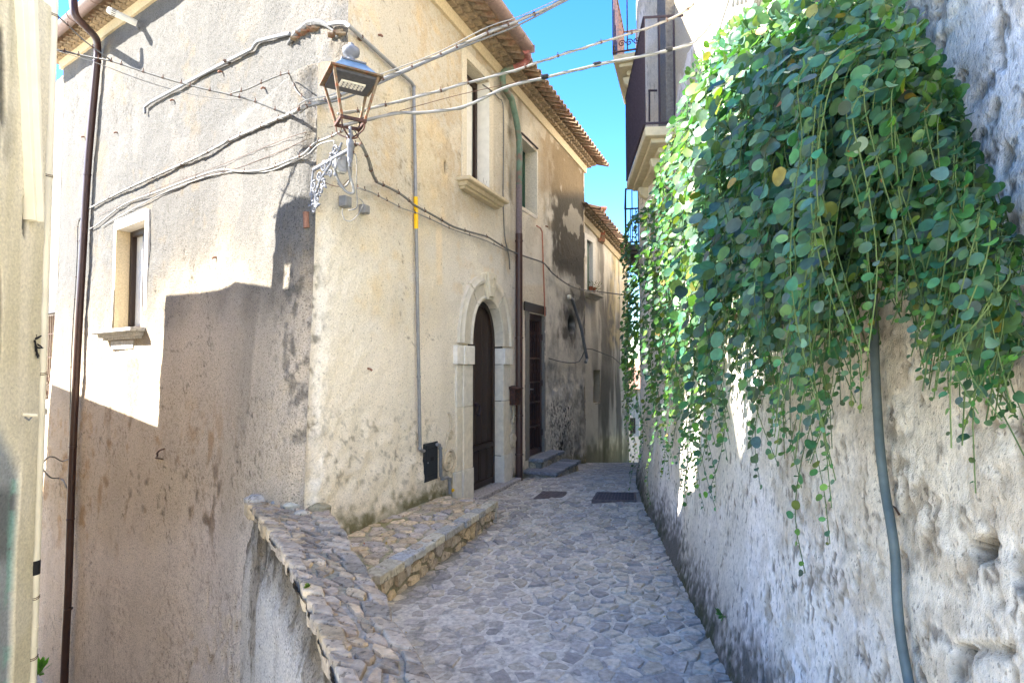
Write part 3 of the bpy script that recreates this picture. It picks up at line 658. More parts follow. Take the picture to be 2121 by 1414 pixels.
# ================================================================ STONES (Voronoi cells with mortar gaps)
def clip(poly, nx, ny, d):          # keep nx*x+ny*y <= d
    out = []; n = len(poly)
    for i in range(n):
        a = poly[i]; b = poly[(i+1) % n]; da = nx*a[0]+ny*a[1]-d; db = nx*b[0]+ny*b[1]-d
        if da <= 0: out.append(a)
        if (da < 0 < db) or (db < 0 < da):
            t = da/(da-db); out.append((a[0]+(b[0]-a[0])*t, a[1]+(b[1]-a[1])*t))
    return out
def cells(x0, x1, y0, y1, sx, sy, joint, seed, inside=None, jit=.42, bound=True, cutx=.25):
    rg = random.Random(seed); nx = max(1, int(round((x1-x0)/sx))); ny = max(1, int(round((y1-y0)/sy)))
    dx, dy = (x1-x0)/nx, (y1-y0)/ny; S_ = {}
    for j in range(-1, ny+1):
        for i in range(-1, nx+1):
            S_[(i, j)] = (x0+(i+.5+(.5 if j % 2 else 0)*.8+rg.uniform(-jit, jit))*dx, y0+(j+.5+rg.uniform(-jit, jit))*dy)
    out = []
    for (i, j), p in S_.items():
        if inside and not inside(*p): continue
        if p[0] < x0 or p[0] > x1 or p[1] < y0 or p[1] > y1: continue
        po = [(p[0]-3*dx, p[1]-3*dy), (p[0]+3*dx, p[1]-3*dy), (p[0]+3*dx, p[1]+3*dy), (p[0]-3*dx, p[1]+3*dy)]
        if bound:
            for a in ((1, 0, x1), (-1, 0, -x0), (0, 1, y1), (0, -1, -y0)): po = clip(po, *a)
        for dj in (-2, -1, 0, 1, 2):
            for di in (-2, -1, 0, 1, 2):
                if (di or dj) and (i+di, j+dj) in S_:
                    q = S_[(i+di, j+dj)]; ax, ay = q[0]-p[0], q[1]-p[1]; L_ = math.hypot(ax, ay)
                    if L_ < 1e-6: continue
                    ax /= L_; ay /= L_; po = clip(po, ax, ay, ax*(p[0]+q[0])/2+ay*(p[1]+q[1])/2 - joint*rg.uniform(.35, .75))
                    if len(po) < 3: break
            if len(po) < 3: break
        if len(po) < 3: continue
        # drop short edges, cut the corners unevenly
        pp = []
        for k in range(len(po)):
            a = po[k-1]; b = po[k]; c = po[(k+1) % len(po)]
            if math.dist(a, b) < .16*dx: continue
            t = rg.uniform(.0, 1.0)*cutx*.8; pp.append((b[0]+(p[0]-b[0])*t, b[1]+(p[1]-b[1])*t))
            if math.dist(b, c) > .3*dx:
                s_ = rg.uniform(.3, .7); j_ = rg.uniform(-.10, .03)*math.dist(b, c); nx_, ny_ = (c[1]-b[1])/math.dist(b, c), -(c[0]-b[0])/math.dist(b, c); mx_, my_ = b[0]+(c[0]-b[0])*s_, b[1]+(c[1]-b[1])*s_
                if (mx_-p[0])*nx_+(my_-p[1])*ny_ < 0: nx_, ny_ = -nx_, -ny_
                pp.append((mx_+nx_*j_, my_+ny_*j_))
        if len(pp) < 5: continue
        out.append((p, pp))
    return out
def stone_geo(cell, mapf, h, depth, rg, slope=.01, inset=.91):
    (cx, cy), poly = cell; n = len(poly); vs = []; tilt = (rg.uniform(-1, 1)*slope, rg.uniform(-1, 1)*slope)
    def hh(x, y): return h + (x-cx)*tilt[0]*8 + (y-cy)*tilt[1]*8
    for x, y in poly: vs.append(mapf(x, y, -depth))
    for x, y in poly: vs.append(mapf(x, y, hh(x, y)-.35*abs(h)-.004-rg.uniform(0, .003)))
    for x, y in poly:
        k = inset*rg.uniform(.94, 1.05); X, Y = cx+(x-cx)*k, cy+(y-cy)*k; vs.append(mapf(X, Y, hh(X, Y)+rg.uniform(-.0025, .0025)))
    vs.append(mapf(cx, cy, hh(cx, cy)+rg.uniform(-.002, .005)))
    fs = []
    for k in range(n):
        l = (k+1) % n; fs += [(k, l, n+l, n+k), (n+k, n+l, 2*n+l, 2*n+k), (2*n+k, 2*n+l, 3*n)]
    return vs, fs
WARM = (1.16, 1.0, .84)
def lay(cl, mapf, hf, depth, palette, material, parent, name, rest, limit=290, seed=1, slope=.01, metric=None):
    """largest-in-view cells become objects, the others one joined part"""
    rg = random.Random(seed)
    def size(c):
        p = mapf(*c[0], 0); return 1/max(.3, (Vector(p)-Vector((0, 0, CAMZ))).length)**2 * (abs(c[1][0][0]-c[1][len(c[1])//2][0])+.05)
    cl = sorted(cl, key=metric or (lambda c: -size(c)))
    big = MB()
    for i, c in enumerate(cl):
        vs, fs = stone_geo(c, mapf, hf(*c[0])+rg.uniform(-.003, .003), depth, rg, slope)
        colr = np.array(rg.choice(palette))*rg.uniform(.82, 1.16)*np.array(WARM)
        if i < limit:
            mb = MB(); mb.cur = tuple(colr); mb.add(vs, fs); mb.build(name, material, parent)
        else:
            big.cur = tuple(colr); big.add(vs, fs)
    if big.v: big.build(rest, material, parent)['kind'] = 'stuff'
# ================================================================ STREET
BQ0, BQ1 = Vector((-.90, 4.10)), Vector((-.157, 6.19))          # bench front edge (near end, far end)
PARR = [(888, 1414), (862, 1365), (840, 1331), (809, 1290), (789, 1229), (760, 1191), (730, 1150), (707, 1112), (685, 1067), (672, 1052)]
PARL = [(707, 1414), (696, 1376), (681, 1350), (672, 1322), (640, 1238), (614, 1187), (589, 1136), (567, 1111), (531, 1056), (513, 1036)]
PH = .46
def parh(v_): return PH
rightedge = [at(u_, v_, (CAMZ-parh(v_))*1) for u_, v_ in PARR]
def flat(u_, v_, z): 
    d = ray(u_, v_); return Vector((0, 0, CAMZ)) + d*((z-CAMZ)/d.z)
rightedge = [flat(u_, v_, PH) for u_, v_ in PARR]; leftedge = [flat(u_, v_, PH) for u_, v_ in PARL]
# continue the parapet towards and past the camera
dr = (rightedge[0]-rightedge[2]).normalized(); rightedge.insert(0, rightedge[0]+dr*1.6); dl = (leftedge[0]-leftedge[4]).normalized(); leftedge.insert(0, leftedge[0]+dr*1.6)
LX = sorted([(p.y, p.x-.04) for p in rightedge])
def left_lim(y):
    if y < 0: return left_lim(0.0)+y*.3
    if y < 4.2: return float(np.interp(y, [a for a, b in LX], [b for a, b in LX]))
    if y < 6.19: return BQ0.x + (BQ1.x-BQ0.x)*(y-BQ0.y)/(BQ1.y-BQ0.y)
    return float(C0.x + (y-C0.y)*dR.x/dR.y) if y < 11.9 else 1.55+(y-11.9)*.44
def right_lim(y): return float(np.interp(y, WY, WX))
ys = np.concatenate([np.arange(-14, .2, .25), np.arange(.2, 8, .035), np.arange(8, 24, .08)]); xs_ = np.linspace(0, 1, 110)
Yg, Kg = np.meshgrid(ys, xs_, indexing='ij')
LL = np.array([left_lim(y)-.25 for y in ys])[:, None]; RL = np.array([right_lim(y)+.2 for y in ys])[:, None]
X = LL + (RL-LL)*Kg; P = np.stack([X, Yg, street_z(X, Yg)], -1)
n3 = fbm(P, 1.6, 4, 201); n4 = fbm(P, 7, 4, 202); n9 = fbm(P, 25, 3, 203)
def smear(x, y):      # where cement was smeared over the stones
    q = np.array([[x, y, 0.]]) if np.isscalar(x) else np.stack([x, y, x*0], -1)
    L_ = 1-sm(.0, .75, np.asarray(x)+.25*(np.asarray(y)-3.2)); m_ = L_*(1-sm(3.9, 5.2, np.asarray(y)))
    r_ = np.clip(m_*1.1 + (fbm(q, 1.6, 4, 201).reshape(np.shape(x) if not np.isscalar(x) else ())-.5)*1.8*sm(.05, .4, m_+.1*(np.asarray(y) < 5)), 0, 1)
    return r_
smg = smear(P[..., 0], P[..., 1])
P[..., 2] += .010*(n3-.5) + .016*(n4-.5) + .008*(n9-.5)
Cc = np.broadcast_to(np.array(lin(212, 203, 186)), P.shape).copy()
Cc = mixc(Cc, lin(210, 204, 190), sm(.5, .62, n4*.5+n9*.5)*.6); Cc = mixc(Cc, lin(140, 134, 126), sm(.54, .64, fbm(P, 12, 5, 210))*.7)
Cc = mixc(Cc, lin(158, 156, 152), sm(.5, .65, n3)*.55)
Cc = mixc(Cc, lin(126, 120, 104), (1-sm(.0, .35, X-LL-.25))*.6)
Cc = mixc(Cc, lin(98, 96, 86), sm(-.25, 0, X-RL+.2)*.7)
Cc = mixc(Cc, lin(110, 108, 46), sm(.5, .58, n4)*(1-sm(.03, .16, np.hypot((P[..., 0]+.62)/1.0, (P[..., 1]-4.95)/1.6)))*.9)
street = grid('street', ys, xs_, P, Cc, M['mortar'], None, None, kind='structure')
sl = [lin(178, 177, 178), lin(168, 168, 171), lin(186, 184, 181), lin(184, 182, 176), lin(174, 172, 170), lin(178, 175, 170), lin(158, 158, 162)]
def smap(x, y, h): return (x, y, float(street_z(x, y))+h)
def shgt(x, y):
    s_ = float(smear(float(x), float(y))); return .013 - .016*min(1, s_) if y < 7 else .008
MANH = [((1105, 1033), (1164, 1031), (1180, 1019), (1124, 1018)), ((1225, 1037), (1318, 1038), (1317, 1021), (1236, 1020))]
mh = [[flat(*q, zz_m) for q in m_] for m_, zz_m in zip(MANH, (float(street_z(.35, 7.4))+.004, float(street_z(1.45, 7.4))+.008))]
mhb = [(min(p.x for p in m_)-.03, max(p.x for p in m_)+.03, min(p.y for p in m_)-.03, max(p.y for p in m_)+.03) for m_ in mh]
def in_street(x, y):
    if not (left_lim(y)+.03 < x < right_lim(y)-.02): return False
    return not any(a < x < b and c < y < d for a, b, c, d in mhb)
cl = cells(-2.0, 2.0, 1.3, 7.0, .140, .105, .017, 11, in_street, bound=False)
cl += cells(-1.3, 4.6, 7.0, 15.0, .16, .13, .018, 12, in_street, bound=False)
WARM = (1.15, 1.03, .84)
lay(cl, smap, shgt, .04, sl, M['slate'], street, 'paving_stone', 'paving_stones', 295, 5, slope=.004, metric=lambda c: (0 if (c[0][1] > 2.3) else 1, c[0][1]))
WARM = (1.16, 1.0, .86)
# manhole covers
for i, (m_, lab) in enumerate(zip(mh, ('small plain rusty manhole cover in the paving near the stone steps', 'larger perforated iron manhole cover in the paving beside the right wall'))):
    zz = float(street_z(.6, 7.5)); c = sum(m_, Vector())/4
    t_ = thing('manhole_cover', lab, 'manhole cover', tuple(c), 'manhole covers in the paving')
    mb = MB(); mb.prism([p+Vector((0, 0, -.03)) for p in m_], (0, 0, .042)); fr_ = mb.build('cover_frame', M['rust2'], t_, bevel=.003)
    mb = MB(); ins = [c+(p-c)*.9 for p in m_]; mb.prism([p+Vector((0, 0, .008)) for p in ins], (0, 0, .006)); mb.build('cover_plate', M['rust2'], t_, bevel=.003)
    mb = MB(); nx, ny = (7, 5) if i == 0 else (12, 7)
    for a in range(nx):
        for b in range(ny):
            s0, s1 = (a+.5)/nx, (b+.5)/ny; p = (ins[0]*(1-s0)+ins[1]*s0)*(1-s1)+(ins[3]*(1-s0)+ins[2]*s0)*s1; e_ = .014
            if i == 0: mb.box(p.x-e_, p.x+e_, p.y-e_, p.y+e_, p.z+.014, p.z+.018)
            else: mb.box(p.x-e_*1.1, p.x+e_*1.1, p.y-e_*.8, p.y+e_*.8, p.z+.013, p.z+.0165)
    q = mb.build('cover_studs', M['darkiron' if i else 'rust2'], t_); q['kind'] = 'stuff'
# ================================================================ STONE BENCH (raised kerb ledge along the house)
BZ = .15
def fB(s_, w_, z=0):      # s 0..1 along front edge, w 0..1 from front to wall
    f_ = BQ0 + (BQ1-BQ0)*s_; y = f_.y; wy = y - .0; ww = Vector((C0.x + (wy-C0.y)*dR.x/dR.y, wy)); back = Vector((f_.x, f_.y)) + (-Vector((nR.x, nR.y)))*((f_-ww).dot(Vector((nR.x, nR.y))))
    q = f_ + (back-f_)*w_; return Vector((q.x, q.y, z))
LB = (BQ1-BQ0).length; WB = .74
bench = thing('stone_ledge', 'low raised ledge of flat mossy stones along the foot of the house', 'ledge', tuple(fB(.5, .5, 0)))
ss = np.linspace(-.12, 1, 90); ww = np.linspace(0, 1.04, 46)
Sg, Wg = np.meshgrid(ss, ww, indexing='ij'); P = np.array([[fB(a, b, BZ) for b in ww] for a in ss]); n4 = fbm(P, 8, 4, 301); n3 = fbm(P, 3, 4, 302)
P[..., 2] += .018*(n4-.5)
Cc = np.broadcast_to(np.array(lin(172, 164, 140)), P.shape).copy(); Cc = mixc(Cc, lin(136, 130, 86), sm(.45, .62, n3)*.6 + sm(.7, 1, Wg)*.4)
grid('bench_top', ss, ww, P, Cc, M['mortar'], bench)
bf = MB(); bf.cur = lin(150, 142, 118)
bf.box8([fB(-.1, .07, -.3), fB(1-.03, .07, -.3), fB(1-.03, 1, -.3), fB(-.02, 1, -.3), fB(-.1, .05, BZ-.03), fB(1-.02, .05, BZ-.03), fB(1-.02, 1, BZ-.03), fB(-.02, 1, BZ-.03)])
bf.build('bench_core', M['mortar'], bench)
pal = [lin(186, 182, 168), lin(176, 174, 166), lin(194, 187, 166), lin(164, 162, 154), lin(182, 174, 152), lin(172, 174, 174)]
cl = cells(-.12*LB, LB, 0, WB, .155, .12, .016, 21, cutx=.2)
lay(cl, lambda x, y, h: fB(x/LB, y/WB, BZ+h), lambda x, y: .014-(.006 if y > .5 else 0), .04, pal, M['rock'], bench, 'ledge_stone', 'ledge_stones', 290, 22, slope=.012)
# slab edge and front face stones
n_ = 15; x = -.1; k = 0; rgb = random.Random(3)
while x < LB:
    L_ = rgb.uniform(.12, .24); x1 = min(LB, x+L_); mb = MB(); mb.cur = rgb.choice(pal); j = rgb.uniform(-.012, .012)
    zt = BZ+rgb.uniform(.012, .02); P8 = [fB(x/LB, .10/WB, BZ-.05), fB((x1-.008)/LB, .10/WB, BZ-.05), fB((x1-.008)/LB, (-.03+j)/WB, BZ-.05), fB((x)/LB, (-.03+j+rgb.uniform(-.01, .01))/WB, BZ-.045)]
    P8 += [Vector((q.x, q.y, zt)) for q in P8]; mb.box8(P8); mb.build('edge_slab', M['rock'], bench, bevel=.010); x = x1
def fF(x, y, h): q = fB(x/LB, (.045-h)/WB, 0); return Vector((q.x, q.y, -.17+y))
cl = cells(-.15, LB, 0, BZ+.12, .14, .135, .02, 31)
lay(cl, fF, lambda x, y: .030, .05, pal, M['rock'], bench, 'face_stone', 'face_stones', 290, 32, slope=.01)
mb = MB(); mb.cur = lin(140, 134, 112); mb.box8([fF(-.2, -.2, 0.01), fF(LB, -.2, .01), fF(LB, -.2, -.1), fF(-.2, -.2, -.1), fF(-.2, BZ+.12, .01), fF(LB, BZ+.12, .01), fF(LB, BZ+.12, -.1), fF(-.2, BZ+.12, -.1)]); mb.build('bench_face', M['mortar'], bench)
# end stones of the ledge (far end)
for i in range(5):
    a0, a1 = i/5, (i+1)/5-.02; mb = MB(); mb.cur = rgb.choice(pal)
    mb.box8([fB(.985, a0, -.2), fB(1.01, a0, -.2), fB(1.01, a1, -.2), fB(.985, a1, -.2), fB(.985, a0, BZ-.04), fB(1.008, a0, BZ-.04), fB(1.008, a1, BZ-.04), fB(.985, a1, BZ-.04)]); mb.build('face_stone', M['rock'], bench, bevel=.01)
# ================================================================ PARAPET
par = thing('parapet_wall', 'rough stone topped parapet between the street and the lower lane', 'wall', tuple(leftedge[5]))
def resamp(E, n):
    E = [Vector(p) for p in E]; L_ = [0]
    for i in range(1, len(E)): L_.append(L_[-1]+(E[i]-E[i-1]).length)
    q = np.linspace(0, L_[-1], n); A = np.array([[*p] for p in E]); return np.stack([np.interp(q, L_, A[:, k]) for k in range(3)], -1)
NP_ = 260
LE = resamp(leftedge, NP_); RE = resamp(rightedge, NP_); PL = float(np.linalg.norm(np.diff(LE, axis=0), axis=1).sum())
wk = np.linspace(0, 1, 30)
P = LE[:, None]*(1-wk[None, :, None]) + RE[:, None]*wk[None, :, None]
n4 = fbm(P, 8, 4, 401); P[..., 2] += .03*(n4-.5)-.004
Cc = np.broadcast_to(np.array(lin(170, 162, 146)), P.shape).copy(); Cc = mixc(Cc, lin(130, 124, 98), sm(.5, .62, n4)*.6)
grid('coping_bed', None, None, P, Cc, M['mortar'], par)
def pmap(x, y, h):
    k = min(max(x/PL*(NP_-1), 0), NP_-1.001); i = int(k); f_ = k-i; l = LE[i]*(1-f_)+LE[i+1]*f_; r_ = RE[i]*(1-f_)+RE[i+1]*f_
    q = l + (r_-l)*y; return Vector((q[0], q[1], q[2]+h))
PWD = .37
cl = cells(0, PL, 0, PWD, .125, .10, .020, 41, cutx=.3)
cl = [((c[0], c[1]/PWD), [(x, min(max(y/PWD, -.03), 1.03)) for x, y in p]) for c, p in cl]
ppal = [lin(168, 164, 156), lin(154, 151, 145), lin(180, 173, 156), lin(140, 138, 132), lin(170, 165, 154), lin(160, 153, 135)]
WARM = (1.20, 1.0, .80)
lay(cl, pmap, lambda x, y: .012, .06, ppal, M['rock'], par, 'coping_stone', 'coping_stones', 290, 42, slope=.012)
WARM = (1.10, .99, .86)
for side in (0, 1):
    x = 0.0
    while x < PL-.1:
        L_ = rgb.uniform(.09, .2); x1 = x+L_; mb = MB(); mb.cur = tuple(np.array(rgb.choice(ppal))*rgb.uniform(.85, 1.1)*np.array((1.16, 1.0, .82)))
        o_ = rgb.uniform(.02, .075); i_ = rgb.uniform(.16, .30); zt = rgb.uniform(.006, .026); zb_ = -rgb.uniform(.05, .11)
        ya, yb = (-o_, i_) if side == 0 else (1-i_, 1+o_)
        q = [(x+rgb.uniform(0, .015), ya+rgb.uniform(-.03, .03)), (x1-.012-rgb.uniform(0, .01), ya+rgb.uniform(-.03, .03)), (x1-.012, yb+rgb.uniform(-.03, .03)), (x, yb+rgb.uniform(-.03, .03))]
        mb.box8([pmap(a_, b_, zb_) for a_, b_ in q]+[pmap(a_, b_, zt+rgb.uniform(-.006, .006)) for a_, b_ in q]); mb.build('edge_stone', M['rock'], par, bevel=.011); x = x1
# outer face, from the coping down to the lane
zz_ = np.concatenate([np.arange(0, .5, .018), np.arange(.5, 4.1, .03)])
LEd = np.gradient(LE, axis=0); out = np.stack([-LEd[:, 1], LEd[:, 0], 0*LEd[:, 0]], -1); out /= np.linalg.norm(out, axis=1)[:, None]
if (out[40]*np.array([-1, -1, 0])).sum() < 0: out = -out
Eg = LE[:, None] + 0*zz_[None, :, None]; P = Eg.copy(); P[..., 2] = PH-.02-zz_[None]
frac = np.linspace(0, 1, NP_)[:, None]+0*zz_[None]
n3 = fbm(P, 3, 5, 411); n4 = fbm(P, 9, 4, 412); nst = fbm(P, 4, 4, 413, st=(1, 1, .2)); n9 = fbm(P, 22, 3, 414)
rag = sm(.0, .12, zz_)[None]
top = (1-sm(.15, .55, zz_[None]+(n3-.5)*.5))
d = .02 + .05*rag*(n3-.5)*1.2 + .05*top*(n4-.5) + .02*(n9-.5) + .10*np.clip(zz_-.6, 0, 9)[None]*.35 - .04*sm(0, .06, zz_)[None]*top
P += out[:, None]*d[..., None]
Cc = np.broadcast_to(np.array(lin(210, 202, 190)), P.shape).copy()
Cc = mixc(Cc, lin(112, 100, 78), top*.8); Cc = mixc(Cc, lin(76, 68, 56), sm(.5, .62, n4)*top*.8)
Cc = mixc(Cc, lin(128, 112, 88), sm(.5, .66, nst)*.55); Cc = mixc(Cc, lin(84, 78, 66), sm(.60, .68, n9*.5+nst*.5)*.6)
grid('outer_face', None, None, P, Cc, M['plaster'], par)
Pi = RE[:, None] + 0*np.linspace(0, .7, 14)[None, :, None]; Pi[..., 2] -= np.linspace(0, .7, 14)[None]; Pi[..., 0] += .01*fbm(Pi, 9, 3, 5)
grid('inner_face', None, None, Pi, np.broadcast_to(np.array(lin(140, 134, 118)), Pi.shape).copy(), M['rock'], par)
# big loose stones where the parapet meets the house
for (uu, vv, s_, c) in ((533, 1033, .085, lin(178, 174, 164)), (640, 1040, .10, lin(168, 160, 134)), (610, 1046, .075, lin(190, 186, 168)), (662, 1050, .07, lin(150, 142, 116)), (575, 1040, .05, lin(150, 152, 150)), (596, 1036, .055, lin(140, 130, 104)), (652, 1022, .09, lin(120, 112, 84)), (626, 1062, .05, lin(176, 170, 156))):
    c0 = flat(uu, vv, PH+.02); rgs = random.Random(int(uu)); mb = MB(); mb.cur = c; n = 9; vs = []; rings = ((.0, .0, .45), (.55, .0, .38), (.95, 0, .12), (1.0, 0, -.25), (.9, 0, -.6))
    vs.append(c0+Vector((0, 0, s_*.46)))
    for rr_, _, hz in rings[1:]:
        for k in range(n):
            a_ = 2*math.pi*k/n; q = rr_*s_*rgs.uniform(.85, 1.15); vs.append(c0+Vector((math.cos(a_)*q*1.25, math.sin(a_)*q, hz*s_*rgs.uniform(.8, 1.2))))
    fs = [(0, 1+k, 1+(k+1) % n) for k in range(n)]
    for j in range(3):
        for k in range(n): fs.append((1+j*n+k, 1+(j+1)*n+k, 1+(j+1)*n+(k+1) % n, 1+j*n+(k+1) % n))
    mb.add(vs, fs); mb.build('coping_rubble', M['rock'], par, bevel=.006)
# ================================================================ STEPS at the grille door
zs = float(street_z(.9, 9.2))
steps = thing('stone_steps', 'two worn stone steps below the brown iron grille door', 'steps', tuple(fR(4.75, zs, .3)))
for (r0, r1, o1, z0, z1) in ((4.32, 5.28, .22, zs-.1, ZGb-.05), (4.1, 5.30, .50, zs-.2, -.02)):
    cl = cells(0, r1-r0, 0, z1-z0, .2, .14, .015, 51)
    mb = MB(); mb.cur = lin(140, 134, 120); mb.fbox(fR, r0, r1, z0, z1, -.1, o1-.02); mb.build('step_core', M['mortar'], steps)
    lay(cl, lambda x, y, h, r0=r0, o1=o1, z0=z0: fR(r0+x, z0+y, o1-.025+h), lambda x, y: .02, .02, pal, M['rock'], steps, 'step_stone', 'step_stones', 60, 52)
    k = 4 if o1 < .4 else 6; x = r0-.03
    for i in range(k):
        x1 = x+(r1-r0+.06)/k; mb = MB(); mb.cur = random.choice([lin(128, 130, 134), lin(142, 142, 142), lin(116, 118, 120)])
        mb.fbox(fR, x+.004, x1-.004, z1, z1+.05+random.uniform(-.004, .004), -.02, o1+.02+random.uniform(-.015, .02)); mb.build('tread_slab', M['slate'], steps, bevel=.01); x = x1
    lay(cells(0, o1, 0, z1-z0, .2, .14, .015, 53), lambda x, y, h, r0=r0, z0=z0: fR(r0+.01-h, z0+y, x), lambda x, y: .02, .03, pal, M['rock'], steps, 'step_stone', 'step_stones', 60, 54)
# ================================================================ RIGHT HAND WALL (tall garden and house wall)
rh = thing('right_house', 'tall pitted whitewashed house wall on the right with iron balconies', 'house', (1.5, 5, 0))
ys = np.concatenate([np.arange(-14, .8, .1), np.arange(.8, 4.6, .011), np.arange(4.6, 8.2, .03), np.arange(8.2, 16.3, .12)])
zs_ = np.concatenate([np.arange(-.35, 4.0, .0125), np.arange(4.0, 9.4, .06)])
Yg, Zg = np.meshgrid(ys, zs_, indexing='ij'); base = street_z(wallX(Yg), Yg)
P = np.stack([wallX(Yg, Zg-base), Yg, Zg], -1); nv = np.array([-1, .107, 0])/1.0057
Q = P.copy(); near = (1-sm(3.4, 5.2, Yg))
n3 = fbm(Q, 1.4, 5, 501); n4 = fbm(Q, 6, 4, 502); npit = fbm(Q, 24, 3, 503, st=(1, 1, .6)); npit2 = fbm(Q, 48, 2, 504, st=(1, 1, .5)); nst = fbm(Q, 2.5, 4, 505, st=(1, 1, .25)); n9 = fbm(Q, 26, 3, 506)
rough = np.clip((1-sm(1.7, 3.6, Yg+ (n3-.5)*1.6)), 0, 1)          # rougher towards the camera
pit = sm(.655, .70, npit + .05*(rough-.5))*sm(.4, .55, n4+.1*rough); pit2 = sm(.68, .72, npit2+.03*rough)*sm(.35, .55, n4)
crack = np.exp(-((fbm(Q, 3.2, 4, 507)-.5)/.012)**2)*rough*sm(.45, .6, n4)
d = .05*(n3-.5) + .010*(n4-.5)*(.3+rough) - .009*pit*(.3+rough*.8) - .004*pit2 - .006*crack + .004*(n9-.5)*(.3+rough) + .011*rough*(fbm(Q, 3.5, 5, 508, gain=.5)-.5)
u, v = proj(P)
def bh(u0, v0, a, b): return 1-sm(.72, 1.05, ((u-u0)/a)**2+((v-v0)/b)**2 + (n4-.5)*1.5)
big = bh(2030, 1140, 34, 30)*.055 + bh(2115, 1200, 18, 26)*.05 + bh(1985, 1375, 22, 45)*.025 + bh(2040, 1345, 70, 14)*.02 + bh(2000, 1110, 20, 40)*.01
patch = sm(.50, .512, fbm(Q, 5, 5, 510, gain=.55)); patch2 = sm(.56, .575, fbm(Q, 9, 5, 511, gain=.6)); d -= .004*patch*rough + .006*patch2*(.05+rough)*sm(.42, .5, n3+.1*rough)
d -= big*(Yg < 3)
d += .05*(1-sm(.0, .32, Zg-base))*0
P = P + nv*d[..., None]
Cc = np.broadcast_to(np.array(lin(246, 238, 228)), P.shape).copy()
Cc = mixc(Cc, lin(226, 214, 190), sm(.40, .62, n3+.22*rough-.08)*.8)
Cc = mixc(Cc, lin(196, 186, 168), sm(.5, .68, nst)*.5)
Cc = mixc(Cc, lin(196, 180, 148), sm(.52, .7, n4*.5+n3*.5)*.45*rough)
Cc = mixc(Cc, lin(140, 126, 104), pit*(.35+.35*rough)); Cc = mixc(Cc, lin(112, 102, 90), pit2*.8)
Cc = mixc(Cc, lin(176, 158, 130), sm(.5, .62, fbm(Q, 11, 5, 509, gain=.6))*(.10+.35*rough))
Cc = mixc(Cc, lin(104, 92, 74), crack*.6); Cc = mixc(Cc, lin(84, 74, 58), np.clip(big*22, 0, 1)*(Yg < 3)*.85)
Cc = mixc(Cc, lin(150, 144, 134), sm(.52, .64, n3*.5+n4*.5)*inb(u, v, 1850, 2121, -200, 230, 60)*.6)
Cc = mixc(Cc, lin(206, 190, 160), (Zg > 3.5)*sm(.4, .6, n3)*.5)
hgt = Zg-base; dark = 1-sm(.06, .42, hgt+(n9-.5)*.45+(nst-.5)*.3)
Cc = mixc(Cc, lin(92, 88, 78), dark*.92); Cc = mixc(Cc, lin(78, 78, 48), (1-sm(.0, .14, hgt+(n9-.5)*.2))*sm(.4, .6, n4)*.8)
Cc = Cc*(.9+.2*n4[..., None])
yc_ = (ys[1:]+ys[:-1])/2; zc_ = (zs_[1:]+zs_[:-1])/2; wtop = np.where(yc_ < -1, 7.0, np.where(yc_ < 3.9, 4.3, 9.3))
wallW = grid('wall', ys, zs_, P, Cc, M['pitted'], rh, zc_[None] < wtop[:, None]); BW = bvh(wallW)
def whit(u_, v_, off=0.0):
    dd = ray(u_, v_).normalized(); o = Vector((0, 0, CAMZ)); h = BW.ray_cast(o, dd); n = Vector(nv)
    if h[0] is None: return at(u_, v_, 5)
    return o + dd*(h[3] + off/dd.dot(n)) if abs(dd.dot(n)) > .12 else h[0]+n*off
mb = MB(); mb.cur = lin(200, 186, 160)      # body behind the wall and roof edge
for pl, hh_ in (([(1.55, -14), (1.55, -1), (9, -1), (9, -14)], 7.3), ([(1.55, -1), (1.62, 3.9), (9, 3.9), (9, -1)], 4.6), ([(1.62, 3.9), (1.9, 7.0), (2.6, 9.6), (4.6, 16.2), (9, 16.2), (9, 3.9)], 9.8)):
    mb.prism([Vector((x_, y_, -.4)) for x_, y_ in pl], (0, 0, hh_))
mb.prism([Vector((wallX(3.9, 5)-.02, 3.9, 4.2)), Vector((1.7, 3.9, 4.2)), Vector((1.7, 3.9, 9.35)), Vector((wallX(3.9, 5)-.02, 3.9, 9.35))], (0, .03, 0)); mb.build('house_body', M['cream'], rh)
# ================================================================ LOWER LANE, GROUND
mb = MB(); mb.cur = lin(200, 192, 178); mb.quad((-60, -30, -3.3), (-.2, -30, -3.3), (-.2, 80, -3.3), (-60, 80, -3.3)); mb.build('lane', M['mortar'])['kind'] = 'structure'
mb = MB(); mb.cur = lin(150, 150, 120); mb.quad((-2500, -2500, -12), (2500, -2500, -12), (2500, 2500, -12), (-2500, 2500, -12)); mb.build('ground', M['mortar'])['kind'] = 'structure'
# ================================================================ FAR HOUSE beyond the corner
F0 = Vector((1.56, 12.25, 0)); F1 = Vector((3.10, 15.45, 0)); dF = (F1-F0).normalized(); nF = Vector((dF.y, -dF.x, 0))
def fF2(a_, z, o=0): p = F0+dF*a_+nF*o; return Vector((p.x, p.y, z))
def fOf(u_, v_=755): p = on_plane(u_, v_, F0, nF); return (p-F0).dot(dF), p.z
FL_ = (F1-F0).length
far = thing('far_house', 'farther weathered house with green shuttered window where the street bends', 'house', tuple(F0))
aa = np.linspace(-.6, FL_, 120); za = np.arange(-1.6, 5.2, .04)
A_, Zg = np.meshgrid(aa, za, indexing='ij'); P = npv(F0)+A_[..., None]*npv(dF); P[..., 2] = Zg; P0_ = P.copy()
rn = 1-np.clip((A_-FL_+.5)/.5, 0, 1)**2*.0
n3 = fbm(P, 1.3, 4, 601); n4 = fbm(P, 5, 4, 602); nst = fbm(P, 2.2, 4, 603, st=(1, 1, .2)); u, v = proj(P)
bend = np.clip((u-1270)/33, 0, 1)                       # the wall turns towards the lane at its far end
